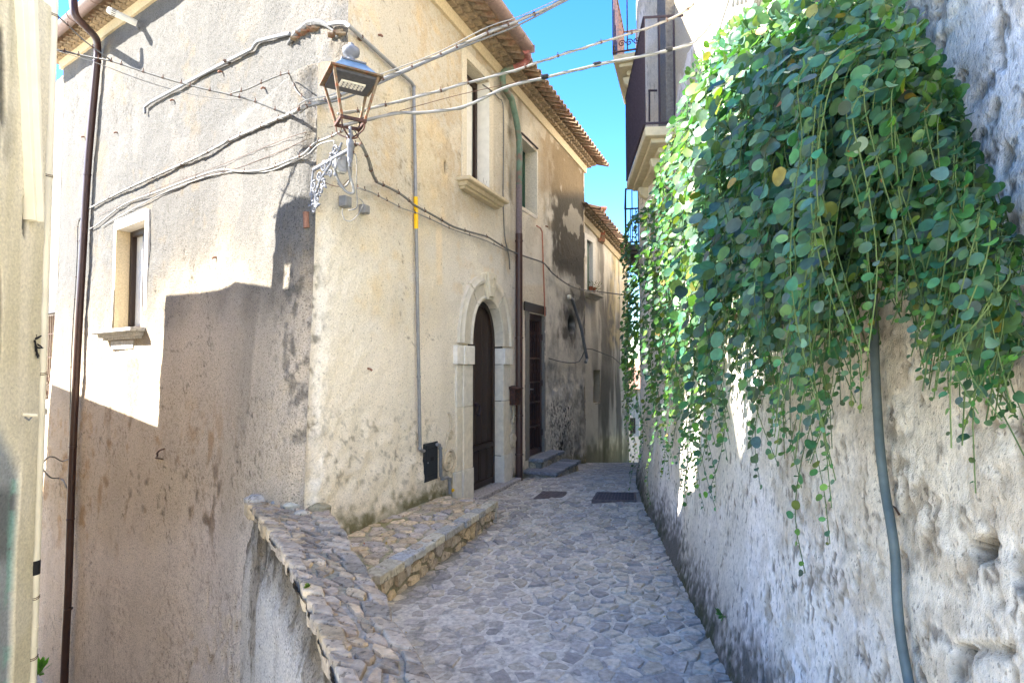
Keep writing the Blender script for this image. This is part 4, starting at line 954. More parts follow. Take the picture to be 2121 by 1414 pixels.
P += npv(nF)*(.05*(n3-.5)+.03*(n4-.5))[..., None] - npv(nF)*(bend**2*.0)[..., None]
Cc = np.broadcast_to(np.array(lin(212, 206, 190)), P.shape).copy()
Cc = mixc(Cc, lin(186, 180, 166), sm(.4, .6, nst)*.7); Cc = mixc(Cc, lin(92, 88, 82), sm(.5, .62, nst)*inb(u, v, 1236, 1300, 470, 760, 20)*.75)
Cc = mixc(Cc, lin(214, 196, 150), inb(u, v, 1262, 1310, 400, 720, 10)*.6*sm(.35, .6, n4)); Cc = mixc(Cc, lin(66, 66, 62), sm(.42, .58, nst)*inb(u, v, 1214, 1310, 760, 960, 25)*.7)
Cc = mixc(Cc, lin(70, 72, 52), (1-sm(885, 950, 2*900-v+60))*0 + sm(885, 945, v+(n4-.5)*60)*.75)
WF = (fOf(1216)[0], fOf(1228)[0]); zf0, zf1 = fOf(1222, 607)[1], fOf(1222, 500)[1]
NF = (fOf(1229)[0], fOf(1243)[0]); nz0, nz1 = fOf(1236, 835)[1], fOf(1236, 765)[1]
ac = (aa[1:]+aa[:-1])/2; zc2 = (za[1:]+za[:-1])/2; AC, ZC = np.meshgrid(ac, zc2, indexing='ij')
ztop = lambda a_: 4.72-.125*a_
mk = ZC < ztop(AC)
for (a, b), z0, z1 in ((WF, zf0, zf1), (NF, nz0, nz1)): mk &= ~((AC > a) & (AC < b) & (ZC > z0) & (ZC < z1))
grid('street_wall', aa, za, P, Cc, M['plaster_fine'], far, mk, flip=True)
mb = MB(); mb.cur = lin(190, 176, 148)
e1 = fF2(FL_-.01, 0); mb.prism([Vector((e1.x, e1.y, -1.9)), Vector((e1.x, e1.y, ztop(FL_))), Vector((e1.x-1.2, e1.y+1.0, ztop(FL_)-.1)), Vector((e1.x-1.2, e1.y+1.0, -1.9))], dF*.02)
mb.prism([fF2(-.6, -1.7, -.35), fF2(FL_-.05, -1.7, -.35), fF2(FL_-.05, -1.7, -4), fF2(-.6, -1.7, -4)], (0, 0, 5.7)); mb.build('end_wall', M['plaster_fine'], far)
a, b = WF; fw = MB(); fw.cur = lin(226, 222, 210)
fw.fbox(fF2, a-.16, a-.001, zf0-.02, zf1+.12, -.2, .015); fw.fbox(fF2, b+.001, b+.19, zf0-.02, zf1+.12, -.2, .015); fw.fbox(fF2, a-.001, b+.001, zf1+.001, zf1+.12, -.2, .016); fw.fbox(fF2, a-.001, b+.001, zf0-.06, zf0-.001, -.2, .01)
win = fw.build('window', M['cream'], far); tag(win, 'tall white framed window with dark green shutter')
boxes(M['green'], 'shutter', win, [(a, b-.10, zf0, zf1, -.10, -.05)], fF2); boxes(M['darkin'], 'dark_gap', win, [(b-.10, b, zf0, zf1, -.19, -.17)], fF2)
mb = sillmesh(fF2, a-.2, b+.25, zf0-.02, 1.0); mb.c = [lin(180, 172, 156)]*len(mb.v); mb.build('sill', M['carved'], win)
nb_ = MB(); nb_.cur = lin(176, 164, 140); a, b = NF
nb_.fbox(fF2, a-.02, a, nz0, nz1, -.25, 0); nb_.fbox(fF2, b, b+.02, nz0, nz1, -.25, 0); nb_.fbox(fF2, a, b, nz0-.02, nz0, -.25, 0); nb_.fbox(fF2, a, b, nz1, nz1+.02, -.25, 0); nb_.fbox(fF2, a, b, nz0, nz1, -.26, -.24)
nb_.build('niche', M['plaster_fine'], far)
bandF, putF = eaves(fF2, -.6, FL_, lambda a_: ztop(a_)-.13, far, None)
x = -.4
while x < FL_+.1:
    putF(0, x, ztop(x)+.0, .02); putF(0, x+.07, ztop(x)+.05, .10); x += .15
x = -.3
while x < FL_+.2:
    putF(1, x, ztop(x)+.09, .22, -.30); putF(1, x+.01, ztop(x)+.20, -.1, -.30); x += .19
mb = MB(); mb.cur = lin(120, 96, 76); mb.prism([fF2(-.6, ztop(-.6)+.09, .24), fF2(-.6, ztop(-.6)+.06, -.3), fF2(-.6, ztop(-.6)+1.2, -3.4), fF2(-.6, ztop(-.6)+1.25, -3.4)], dF*(FL_+.75)+Vector((0, 0, -.125*(FL_+.75)))); mb.build('roof', M['tile'], far)
mb = MB(); mb.cur = lin(176, 92, 70); cx_ = at(1240, 440, 13.2); mb.box(cx_.x-.12, cx_.x+.13, 13.1, 13.5, 4.4, 5.14); mb.box(cx_.x-.16, cx_.x+.17, 13.06, 13.54, 5.14, 5.2); mb.build('chimney', M['tile'], far, bevel=.01)
# flower pots on its sill
for i, (uu, lab) in enumerate(((1219, 'left terracotta flower pot on the sill of the green shuttered window'), (1225, 'right terracotta flower pot with trailing plant on the far window sill'))):
    a_ = fOf(uu)[0]; p = fF2(a_, zf0+.0, .06); t_ = thing('flower_pot', lab, 'flower pot', tuple(p), 'flower pots on the far window sill')
    mb = MB(); mb.lathe(p, [(.035, .0), (.05, .1), (.056, .1), (.056, .125), (.05, .125)], 12); mb.build('pot', M['terra'], t_, smooth=True)
    mb = MB(); rg_ = random.Random(i+5)
    for k in range(60):
        q = p+Vector((rg_.gauss(.05*i, .06), rg_.gauss(0, .05), .13+rg_.uniform(-.10, .12))); s_ = .018; a1 = Vector((rg_.uniform(-1, 1), rg_.uniform(-1, 1), rg_.uniform(-1, 1))).normalized()*s_; b1_ = a1.orthogonal().normalized()*s_*.6
        mb.cur = lin(60+rg_.randint(0, 30), 84, 40); mb.add([q-a1, q+b1_, q+a1, q-b1_], [(0, 1, 2, 3)])
    mb.build('foliage', M['leaf'], t_)['kind'] = 'stuff'
# ================================================================ NEIGHBOUR at the far left (sunlit, with grille window)
nbh = thing('neighbour_house', 'sunlit pale house beyond the drainpipe with a curled red window grille', 'house', tuple(C0+dL*8))
ta = np.linspace(7.9, 12.5, 140); za = np.arange(-3.4, 6.7, .05); Tg, Zg = np.meshgrid(ta, za, indexing='ij'); P = npv(C0+nL*-.05)+Tg[..., None]*npv(dL); P[..., 2] = Zg
n3 = fbm(P, 1.3, 4, 701); n4 = fbm(P, 6, 4, 702); P += npv(nL)*(.04*(n3-.5)+.02*(n4-.5))[..., None]
Cc = np.broadcast_to(np.array(lin(150, 147, 140)), P.shape).copy(); Cc = mixc(Cc, lin(134, 124, 108), sm(.4, .65, n3)*.6)
gz0, gz1 = tOf(105, 830)[1], tOf(105, 650)[1]; g0, g1 = tOf(116)[0]-.05, tOf(116)[0]+1.0
g0 = max(g0, 7.98); tcn = (ta[1:]+ta[:-1])/2; zcn = (za[1:]+za[:-1])/2; TC, ZC = np.meshgrid(tcn, zcn, indexing='ij')
grid('wall', ta, za, P, Cc, M['plaster_fine'], nbh, ~((TC > g0) & (TC < g1) & (ZC > gz0) & (ZC < gz1)))
def fN(t_, z, o=0): p = C0+dL*t_+nL*(o-.05); return Vector((p.x, p.y, z))
mb = MB(); mb.cur = lin(220, 214, 200); mb.fbox(fN, g0-.06, g0, gz0-.05, gz1+.02, -.2, .02); mb.fbox(fN, g1, g1+.06, gz0-.05, gz1+.02, -.2, .02); mb.fbox(fN, g0, g1, gz0-.06, gz0, -.2, .01); mb.fbox(fN, g0, g1, gz0, gz1, -.2, -.15)
win = mb.build('window', M['cream'], nbh); tag(win, 'window behind a curled red iron grille')
mb = MB(); mb.fbox(fN, g0-.14, g1+.1, gz1+.02, gz1+.13, -.1, .03); mb.build('lintel', M['brown'], win)
mb = MB(); mb.fbox(fN, g0-.12, g1+.1, gz0-.13, gz0-.06, -.1, .12); mb.build('sill', M['grey'], win, bevel=.01)
for i in range(9):
    x = g0+.04+i*.115; mb = MB(); zz0 = gz0+.45-.04*abs(i-3)
    mb.tube([fN(x, gz1-.02, .02), fN(x, zz0, .02), fN(x+.04, gz0+.25, .06), fN(x+.02, gz0+.06, .04), fN(x, gz0+.02, .02)], .009, 5, 3); mb.build('grille_bar', M['wire'], win, smooth=True)
for z_ in (gz1-.35, gz1-.75): mb = MB(); mb.fbox(fN, g0, g1, z_, z_+.014, .005, .028); mb.build('crossbar', M['wire'], win)
for z_, r_ in ((gz0+.32, .09), (gz0+.12, .07)): mb = MB(); spiral(fN, g0+.2, z_, .05, r_, 1.3, mb, .008); mb.build('grille_curl', M['wire'], win, smooth=True)
# ================================================================ LEFT FOREGROUND HOUSE
A0 = Vector((-3.42, 4.2, 0)); dW = Vector((.2, -.98, 0)).normalized(); nW = Vector((.98, .2, 0)).normalized()
def fW(q, z, o=0): p = A0 + dW*q + nW*o; return Vector((p.x, p.y, z))
lh = thing('left_house', 'cream rendered house at the left edge with peeling paint and pale drainpipe', 'house', tuple(A0))
qa = np.concatenate([np.arange(0, 1.2, .01), np.arange(1.2, 1.56, .05)]); za = np.concatenate([np.arange(-3.3, -.4, .05), np.arange(-.4, 4.26, .014)]); Qg, Zg = np.meshgrid(qa, za, indexing='ij')
P = npv(A0)+Qg[..., None]*npv(dW); P[..., 2] = Zg; n3 = fbm(P, 2, 4, 801, st=(1, 1, .5)); n4 = fbm(P, 9, 4, 802); nst = fbm(P, 5, 4, 803, st=(1, 1, .12)); u, v = proj(P)
d = .03*(n3-.5)+.008*(n4-.5)
# peeled, sunken grey-blue patch low down, dark gouges
pe = (1-sm(-3, 3, u-np.interp(v, [930, 1010, 1110, 1250, 1414], [48, 40, 33, 28, 26])))*sm(935, 1000, v-0*u+(40-u)*2.2)
gouge = (1-sm(.6, 1.2, ((u-54)/5)**2+((v-445)/55)**2+(n4-.5)*2)) + (1-sm(.6, 1.2, ((u-6)/7)**2+((v-170)/110)**2+(n4-.5)*2)) + (1-sm(.6, 1.2, ((u-2)/4)**2+((v-640)/90)**2+(n4-.5)*2)); gouge = np.clip(gouge, 0, 1)
d -= .03*pe + .02*gouge - .0
d += .04*sm(.62, .30, Qg*0+1)*0 - .05*(1-sm(.0, .10, Qg))*(1-sm(-.5, .0, 4.3-Zg))*0
P += npv(nW)*d[..., None]
Cc = np.broadcast_to(np.array(lin(222, 214, 188)), P.shape).copy(); Cc = mixc(Cc, lin(204, 196, 164), sm(.42, .62, nst)*.7); Cc = mixc(Cc, lin(222, 216, 196), sm(.5, .65, n3)*.5)
Cc = mixc(Cc, lin(66, 66, 60), gouge*.85)
Cc = mixc(Cc, lin(150, 156, 158), pe); Cc = mixc(Cc, lin(96, 100, 100), pe*inb(u, v, -40, 60, 1010, 1160, 20)*.8); Cc = mixc(Cc, lin(130, 172, 160), pe*sm(.46, .56, n4)*.7*np.exp(-((u-np.interp(v, [930, 1010, 1110, 1250, 1414], [44, 36, 29, 24, 20]))/7)**2))
Cc = mixc(Cc, lin(140, 136, 120), sm(.52, .62, nst)*inb(u, v, -30, 22, -100, 330, 20)*.8)
grid('front_wall', qa, za, P, Cc, M['cream'], lh)
mb = MB(); mb.cur = lin(232, 222, 204)
prof_ = [(0.03, -3.3), (0.03, 4.25), (.5, 4.25), (.5, 3.82), (1.05, 3.9), (4.36, 4.45), (4.36, 2.82), (8.6, 3.26), (8.6, -3.3)]
A1 = A0 + Vector((-.02, .0, 0))
def fA(t_, z, o=0): p = A1+dL*t_+nL*o; return Vector((p.x, p.y, z))
def wedge(mb, pr, d0, d1):
    mb.prism([fA(t_, z, d0) for t_, z in pr], nL*(d1-d0))
wedge(mb, [(0.03, -3.3), (0.03, 4.25), (.5, 4.25), (.5, 3.82), (1.05, 3.93), (2.3, 4.32), (3.4, 4.44), (4.36, 4.46), (4.36, -3.3)], 0.02, 1.6)
wedge(mb, [(4.362, -3.3), (4.362, 2.82), (8.6, 3.26), (8.6, -3.3)], 0.02, 4)
mb.build('lane_wall', M['cream'], lh)
mb = MB(); mb.cur = lin(206, 194, 160); q0 = fA(.03, 0, .03); mb.prism([Vector((q.x, q.y, -3.3)) for q in (fW(.02, 0, -.04), fW(1.5, 0, -.04), fW(1.5, 0, -4), fA(4.3, 0, 1.4), fA(.2, 0, .1))], (0, 0, 7.54)); mb.build('house_body', M['cream'], lh)
mb = MB(); mb.cur = lin(176, 150, 120); sh_ = Vector((SDIR.x, SDIR.y, 0)).normalized()*.4
for t0_, t1_, z0_, z1_ in ((.42, .73, 3.7, 4.66), (.84, 1.06, 3.7, 4.66), (.731, .839, 3.7, 3.80), (.731, .839, 4.40, 4.66)): mb.prism([fA(t0_, z0_, .03), fA(t1_, z0_, .03), fA(t1_, z1_, .03), fA(t0_, z1_, .03)], sh_); mb.build('chimney', M['cream'], lh)
# flat panel with a brown moulding, ending above eye level
pz0 = 1.6+(755-458)/1200*3.95
def qOf(u_, v_, o=.07): p = on_plane(u_, v_, A0+nW*o, nW); return (p-A0).dot(dW), p.z
pb = MB(); pb.cur = lin(206, 194, 160)
def slab(mb, us, vs_, o0, o1):
    P4 = [qOf(us[0], vs_[0], o1), qOf(us[1], vs_[1], o1), qOf(us[2], vs_[2], o1), qOf(us[3], vs_[3], o1)]
    mb.box8([fW(q, z, o0) for q, z in P4] + [fW(q, z, o1) for q, z in P4])
slab(pb, (45, 66, 87, 73), (-40, -40, 458, 456), -.05, .05); pb.build('wall_panel', M['pvc'], lh, bevel=.004)
mb = MB(); mb.cur = lin(150, 128, 96); slab(mb, (64, 68, 90, 87), (-40, -40, 459, 459), -.05, .068); mb.build('panel_edge', M['brass'], lh)
mb = MB(); mb.cur = lin(220, 208, 180); slab(mb, (68, 78, 93.5, 90), (-40, -40, 460, 460), -.05, .085); mb.build('panel_moulding', M['pvc'], lh, bevel=.004)
# ================================================================ UNSEEN TALL HOUSE (added out of view, roofline shaped to shade the alley)
def shadehouse(name, lab, X0, X1, prof2, z0=-3.3):
    t_ = thing(name, lab, 'house', (X0, prof2[0][0], z0))
    mb = MB(); mb.cur = lin(226, 214, 190); poly = [Vector((X0, prof2[0][0], z0))]+[Vector((X0, y, z)) for y, z in prof2]+[Vector((X0, prof2[-1][0], z0))]
    mb.prism(poly, Vector((X1-X0, 0, 0))); mb.build('wall', M['cream'], t_); return t_
shadehouse('shade_house', 'tall unseen cream house added behind the left house to shade the alley', -6, -11, [(3.46, 8.3), (3.10, 8.3), (3.06, 7.2), (2.60, 6.6), (2.46, 6.9), (2.1, 7.2), (1.9, 7.7), (1.45, 7.8), (1.2, 8.3), (.25, 8.45)])
# ================================================================ DISTANT TOWN in the gap
dh = thing('distant_house', 'distant pale house with red tiled roof seen in the narrow gap', 'house', (7.1, 34, -4))
mb = MB(); mb.cur = lin(150, 140, 126); mb.box(5.2, 9.5, 34, 40, -9, .2); mb.build('wall', M['cream'], dh)
mb = MB(); mb.cur = lin(176, 104, 84); mb.prism([Vector((4.9, 33.6, .2)), Vector((4.9, 40.4, .2)), Vector((4.9, 37, 1.6))], (4.9, 0, 0)); mb.build('roof', M['tile'], dh)
mb = MB(); mb.fbox(lambda a_, z, o: Vector((a_, 34-o, z)), 6.9, 7.2, -2.4, -1.5, -.1, .02); mb.build('window', M['darkin'], dh)
# ================================================================ PIPES AND GUTTERS
def bands(pts, mat_, parent, r, name='pipe_clamp'):
    for p, ax in pts:
        mb = MB(); mb.lathe(Vector(p)-Vector(ax)*.012, [(r, 0), (r*1.12, .002), (r*1.12, .022), (r, .024)], 14, ax); mb.build(name, mat_, parent, smooth=True)
UP = Vector((0, 0, 1))
# left brown downpipe
def Lp(u_, v_, o): p = on_plane(u_, v_, C0+nL*o, nL); return p
tdp = 6.15
def fLp(t_, z, o): return fL(t_, z, o)
dp = thing('downpipe', 'long dark brown downpipe on the sunlit side wall, from the gutter to the lane', 'downpipe', tuple(fL(tdp, -3.2, .08)), 'brown downpipes')
top = [Lp(152, -2, .60), Lp(153, 18, .60), Lp(160, 38, .56), Lp(184, 62, .40), Lp(199, 80, .16), Lp(202, 100, .08)]
low = [Lp(u_, v_, .07) for u_, v_ in ((201, 130), (190, 250), (181, 360), (172, 520))]+[hit(u_, v_, .075, nL) for u_, v_ in ((163, 680), (157, 800), (152, 900), (147, 1040), (142, 1200), (136, 1330), (133, 1414), (130, 1480))]
mb = MB(); mb.tube(top+low, .049, 14, 3, rf=lambda s_: .049); mb.build('pipe', M['brown'], dp, smooth=True)
for p in [Lp(201, 128, .07), Lp(181, 362, .07), Lp(172, 500, .07), hit(151, 925, .075, nL), hit(146, 1075, .075, nL), hit(142, 1260, .075, nL)]: bands([(p, UP)], M['brown'], dp, .049)
gt = thing('gutter', 'round brownish gutter below the eaves at the upper left', 'gutter', tuple(Lp(140, 20, .45)), 'roof gutters')
mb = MB(); g0_, g1_ = fL(3.0, zL(3.0)+.22, .36), fL(8.3, zL(8.3)+.22, .36); K = 8
def halfpipe(mb, a_, b_, out, r, th=.006):
    vs = []
    for e_ in (a_, b_):
        for rr_ in (r, r-th):
            for k in range(K+1):
                an = math.pi+math.pi*k/K; vs.append(e_ + out*(rr_*math.cos(an)) + UP*(rr_*math.sin(an)))
    n1 = K+1; fs = []
    for k in range(K): fs += [(k, k+1, 2*n1+k+1, 2*n1+k), (n1+k+1, n1+k, 3*n1+k, 3*n1+k+1), (k+1, k, n1+k, n1+k+1), (2*n1+k, 2*n1+k+1, 3*n1+k+1, 3*n1+k)]
    fs += [(0, n1, 3*n1, 2*n1), (K, 2*n1+K, 3*n1+K, n1+K)]; mb.add(vs, fs)
halfpipe(mb, g0_, g1_, nL, .085); mb.build('gutter_channel', M['zinc'], gt, smooth=True)
for i in range(6):
    q = g0_+(g1_-g0_)*(i+.5)/6; mb = MB(); mb.tube([q+nL*(.088*math.cos(a_))+UP*(.088*math.sin(a_)) for a_ in np.linspace(math.pi, 2*math.pi, 9)], .006, 4); mb.build('gutter_bracket', M['zinc'], gt)
# right gutter
rg_end = rOf(1105)[0]-.30
gt = thing('gutter', 'round pinkish grey gutter under the tiles above the street wall', 'gutter', tuple(fR(1.8, 5.8, .5)), 'roof gutters')
ge = on_plane(1096, 104, C0+nR*.52, nR); re_ = (ge-C0).dot(dR)
mb = MB(); halfpipe(mb, fR(-.5, ge.z+.05, .5), fR(re_, ge.z+.05, .5), nR, .088); mb.fbox(fR, re_-.004, re_+.004, ge.z-.05, ge.z+.05, .4, .6); mb.build('gutter_channel', M['zinc'], gt, smooth=True)
for i in range(7):
    q = fR(.2+i*(re_-.3)/6.5, ge.z+.05, .5); mb = MB(); mb.tube([q+nR*(.091*math.cos(a_))+UP*(.091*math.sin(a_)) for a_ in np.linspace(math.pi, 2*math.pi, 9)], .006, 4); mb.build('gutter_bracket', M['zinc'], gt)
# right downpipe
rp = rOf(1066)[0]
dp = thing('downpipe', 'rust brown and verdigris downpipe between the arched door and the grille door', 'downpipe', tuple(fR(rp, 0, .08)), 'brown downpipes')
el = [fR(re_-.06, ge.z-.03, .5), on_plane(1094, 120, C0+nR*.45, nR), on_plane(1082, 134, C0+nR*.36, nR), on_plane(1064, 141, C0+nR*.22, nR)]
mb = MB(); mb.tube(el, .045, 12, 4); mb.build('elbow', mat('faded_red_pipe', lin(150, 96, 92), rough=.6), dp, smooth=True)
co = [on_plane(1064, 141, C0+nR*.22, nR), on_plane(1044, 150, C0+nR*.12, nR), on_plane(1041, 165, C0+nR*.09, nR), on_plane(1044, 182, C0+nR*.08, nR), on_plane(1056, 200, C0+nR*.07, nR), on_plane(1062, 215, C0+nR*.07, nR), fR(rp, 4.9, .07), fR(rp, 4.2, .07)]
mb = MB(); mb.tube(co, .045, 12, 4); mb.build('copper_pipe', M['copper'], dp, smooth=True)
zj = rOf(1066, 485)[1]
mb = MB(); mb.tube([fR(rp, 4.22, .07), fR(rp, zj, .07)], .046, 12); mb.build('grey_pipe', mat('grey_pipe_paint', lin(112, 100, 100), rough=.6), dp, smooth=True)
mb = MB(); mb.tube([fR(rp, zj, .07), fR(rp, float(street_z(0, 8.2))+.0, .07)], .052, 12); mb.build('pipe', M['brown'], dp, smooth=True)
for vv in (500, 700, 860, 940): bands([(fR(rp, rOf(1066, vv)[1], .07), UP)], M['brown'], dp, .053)
# second thin conduit beside it
# gas pipe
gp = thing('gas_pipe', 'thin grey gas pipe crossing the walls with a yellow sleeve above the meter box', 'pipe', tuple(hit(870, 930)))
mb = MB(); mb.tube([hit(u_, v_, .03) for u_, v_ in ((300, 235), (300, 222), (312, 212), (400, 165), (470, 128), (522, 102), (528, 92), (534, 86), (560, 79), (600, 70))], .017, 8, 1); mb.build('side_pipe', M['grey'], gp, smooth=True)
mb = MB(); mb.tube([hit(682, 51, .035), hit(700, 48, .035), hit(714, 48, .04)]+[on_plane(u_, v_, C0+nR*.04, nR) for u_, v_ in ((722, 53), (748, 77), (824, 146), (851, 170), (857, 179), (857, 190))], .019, 8, 1); mb.build('sloping_pipe', M['grey'], gp, smooth=True)
rgp = rOf(858, 300)[0]; rgb_ = rOf(871, 900)[0]
def gpt(v_): k = (v_-180)/750; return on_plane(857+(870-857)*k, v_, C0+nR*.035, nR)
mb = MB(); mb.tube([gpt(v_) for v_ in (188, 300, 408)], .018, 8); mb.build('upper_pipe', M['grey'], gp, smooth=True)
mb = MB(); mb.tube([gpt(v_) for v_ in (408, 440, 474)], .022, 8); mb.build('yellow_sleeve', M['yellow'], gp, smooth=True)
mb = MB(); mb.tube([gpt(v_) for v_ in (474, 700, 915, 930)]+[on_plane(875, 934, C0+nR*.03, nR), on_plane(880, 933, C0-nR*.01, nR)], .018, 8); mb.build('lower_pipe', M['grey'], gp, smooth=True)
for vv in (180, 780, 928): bands([(gpt(vv), UP)], M['grey'], gp, .021)
for q in ((748, 79), (470, 128)): 
    mb = MB(); p = hit(*q, .03); mb.box(p.x-.025, p.x+.025, p.y-.03, p.y+.03, p.z-.012, p.z+.012); mb.build('pipe_clamp', M['wire'], gp)
# meter box
mr0, mr1 = rOf(878)[0], rOf(905)[0]; mz1 = rOf(878, 919)[1]; mz0 = rOf(878, 999)[1]
mt = thing('meter_box', 'dark grey metal gas meter door set in the wall beside the scrolls', 'meter box', tuple(fR(mr0, mz0, 0)))
mb = MB(); mb.fbox(fR, mr0, mr1, mz0, mz1, -.08, .018); mb.build('box_frame', M['meter'], mt, bevel=.003)
mb = MB(); mb.fbox(fR, mr0+.015, mr1-.015, mz0+.015, mz1-.015, .018, .026); mb.build('box_door', M['meter'], mt, bevel=.003)
mb = MB()
for zz in (mz1-.06, mz0+.06):
    for i in range(5): x = mr0+.06+i*(mr1-mr0-.12)/4; mb.fbox(fR, x-.012, x+.012, zz-.004, zz+.004, .026, .028)
q = mb.build('vent_slot', M['black'], mt); q['kind'] = 'stuff'
mb = MB(); mb.lathe(fR(mr0+.05, (mz0+mz1)/2, .026), [(.010, 0), (.008, .006)], 10, nR); mb.build('lock', M['grey'], mt)
mb = MB(); mb.fbox(fR, (mr0+mr1)/2-.03, (mr0+mr1)/2+.03, (mz0+mz1)/2+.01, (mz0+mz1)/2+.05, .026, .0275); mb.build('name_plate', M['black'], mt)
# small service pipe beside the meter box
sv = thing('service_pipe', 'short jointed grey pipe with a yellow tap cap beside the meter box', 'pipe', tuple(hit(925, 1015)))
pp = [on_plane(u_, v_, C0+nR*.05, nR) for u_, v_ in ((905, 920), (910, 921), (912, 928), (913, 985), (917, 991), (926, 988), (931, 992), (932, 1005), (932, 1022))]
mb = MB(); mb.tube(pp, .019, 9, 1); mb.build('pipe', M['grey'], sv, smooth=True)
for i in (2, 4, 6): bands([(pp[i], UP)], M['grey'], sv, .023, 'pipe_joint')
mb = MB(); mb.lathe(on_plane(937, 1015, C0+nR*.05, nR), [(.018, -.015), (.02, .0), (.018, .02)], 10, dR); mb.build('tap_cap', M['yellow'], sv, smooth=True)
# letter box
lb0 = rOf(1053, 0)[0]; zlb0, zlb1 = rOf(1056, 838)[1], rOf(1056, 806)[1]
lt = thing('letter_box', 'small rusty brown letter box fixed beside the brown downpipe', 'letter box', tuple(fR(lb0, zlb0, .05)))
mb = MB(); mb.fbox(fR, lb0-.02, lb0+.16, zlb0, zlb1, .0, .11); mb.build('box', M['rust'], lt, bevel=.005)
mb = MB(); mb.prism([fR(lb0-.04, zlb1+.003, .0), fR(lb0-.04, zlb1+.003, .15), fR(lb0-.04, zlb1+.02, .15), fR(lb0-.04, zlb1+.05, .0)], dR*.24); mb.build('lid', M['rust'], lt)
mb = MB(); mb.fbox(fR, lb0+.02, lb0+.12, zlb1-.07, zlb1-.055, .11, .113); mb.build('slot', M['black'], lt)
# drain stick pipe by the round hole, copper tube
st = thing('waste_pipe', 'slanting grey waste pipe on the sooty wall beside the round hole', 'pipe', tuple(hit(1180, 620)))
mb = MB(); mb.tube([on_plane(u_, v_, C0+nR*.06, nR) for u_, v_ in ((1180, 615), (1186, 621), (1204, 680), (1213, 728), (1216, 742), (1213, 750))], .032, 9, 1); mb.build('pipe', M['grey'], st, smooth=True)
mb = MB(); mb.lathe(on_plane(1179, 615, C0+nR*.06, nR), [(.04, -.03), (.045, 0), (.04, .03)], 10, nR); mb.build('pipe_end', M['pvc'], st, smooth=True)
ct = thing('copper_tube', 'thin copper tube with a brass elbow running down above the grille door', 'pipe', tuple(hit(1120, 480)))
mb = MB(); mb.tube([on_plane(u_, v_, C0+nR*.03, nR) for u_, v_ in ((1112, 468), (1119, 472), (1123, 480), (1125, 540), (1127, 600), (1129, 655))], .012, 7, 1); mb.build('tube', mat('copper_tube', lin(180, 120, 96), rough=.5), ct, smooth=True)
cw = thing('thin_conduit', 'thin grey conduit with clips hanging beside the upper downpipe', 'conduit', tuple(hit(1042, 230)))
mb = MB(); mb.tube([on_plane(u_, v_, C0+nR*.03, nR) for u_, v_ in ((1000, 176), (1020, 190), (1034, 205), (1042, 218), (1043, 300), (1042, 400), (1044, 470), (1047, 500), (1054, 530), (1056, 558))], .009, 6, 2); mb.build('tube', M['cabled'], cw, smooth=True)
# ================================================================ PALE PVC DOWNPIPE on the left house
pv = thing('plastic_downpipe', 'cream plastic downpipe at the corner of the left house with wire bands', 'downpipe', tuple(fW(-.03, -3, .06)))
pA = Vector((-3.36, 4.22, 0)); x0u = lambda v_: 108-(v_)*(48/1414.)
zs1 = [at(x0u(v_), v_, 4.25) for v_ in (-60, 700, 1180)]; zs1 = [Vector((zs1[1].x, zs1[1].y, z)) for z in (4.6, -1.9)]
mb = MB(); mb.tube(zs1, .041, 18); mb.build('pipe', M['pvc'], pv, smooth=True)
def pz(v_): return 1.6+(755-v_)/1200*4.25
c_ = zs1[0]
for vv in (18, 362, 775, 1230, 1350): 
    mb = MB(); z_ = pz(vv)
    for k in range(2): mb.tube([Vector((c_.x+.044*math.cos(a_), c_.y+.044*math.sin(a_), z_+k*.012+.004*math.sin(3*a_))) for a_ in np.linspace(0, 2*math.pi, 17)], .0025, 5)
    mb.tube([Vector((c_.x, c_.y-.044, z_)), Vector((c_.x+.01, c_.y-.07, z_+.01)), Vector((c_.x+.02, c_.y-.05, z_-.01))], .003, 5); mb.build('wire_band', M['wire'], pv)['kind'] = 'stuff'
mb = MB(); mb.lathe(Vector((c_.x, c_.y, pz(1182))), [(.0415, 0), (.0425, .001), (.0425, .10), (.0415, .101)], 18); mb.build('dark_tape', M['black'], pv, smooth=True)
for vv in (1290, 1330): bands([(Vector((c_.x, c_.y, pz(vv))), UP)], M['pvc'], pv, .041, 'pipe_joint')
# black bracket rags and stub on the corner
rgk = thing('cable_knot', 'small black knot of old cable ties beside the cream downpipe', 'cable knot', tuple(at(73, 700, 4.15)))
mb = MB(); rq = random.Random(9); c1 = at(73, 705, 4.15)
for k in range(9): mb.tube([c1+Vector((rq.uniform(-.015, .015), rq.uniform(-.02, .02), rq.uniform(-.03, .03))), c1+Vector((rq.uniform(-.04, .05), rq.uniform(-.05, .03), rq.uniform(-.06, .06))), c1+Vector((rq.uniform(-.03, .03), 0, rq.uniform(-.14, .05)))], .006, 5, 2)
mb.build('strands', M['black'], rgk)['kind'] = 'stuff'
pg = thing('wall_peg', 'cream peg sticking out of the left house wall', 'peg', tuple(at(55, 860, 4.1)))
mb = MB(); mb.tube([at(46, 858, 3.95), at(76, 860, 4.02)], .012, 8); mb.build('peg', M['pvc'], pg, smooth=True)
mb = MB(); mb.tube([at(52, 864, 3.95), at(60, 870, 3.98), at(66, 863, 4.0)], .006, 6); mb.build('hook', M['grey'], pg)
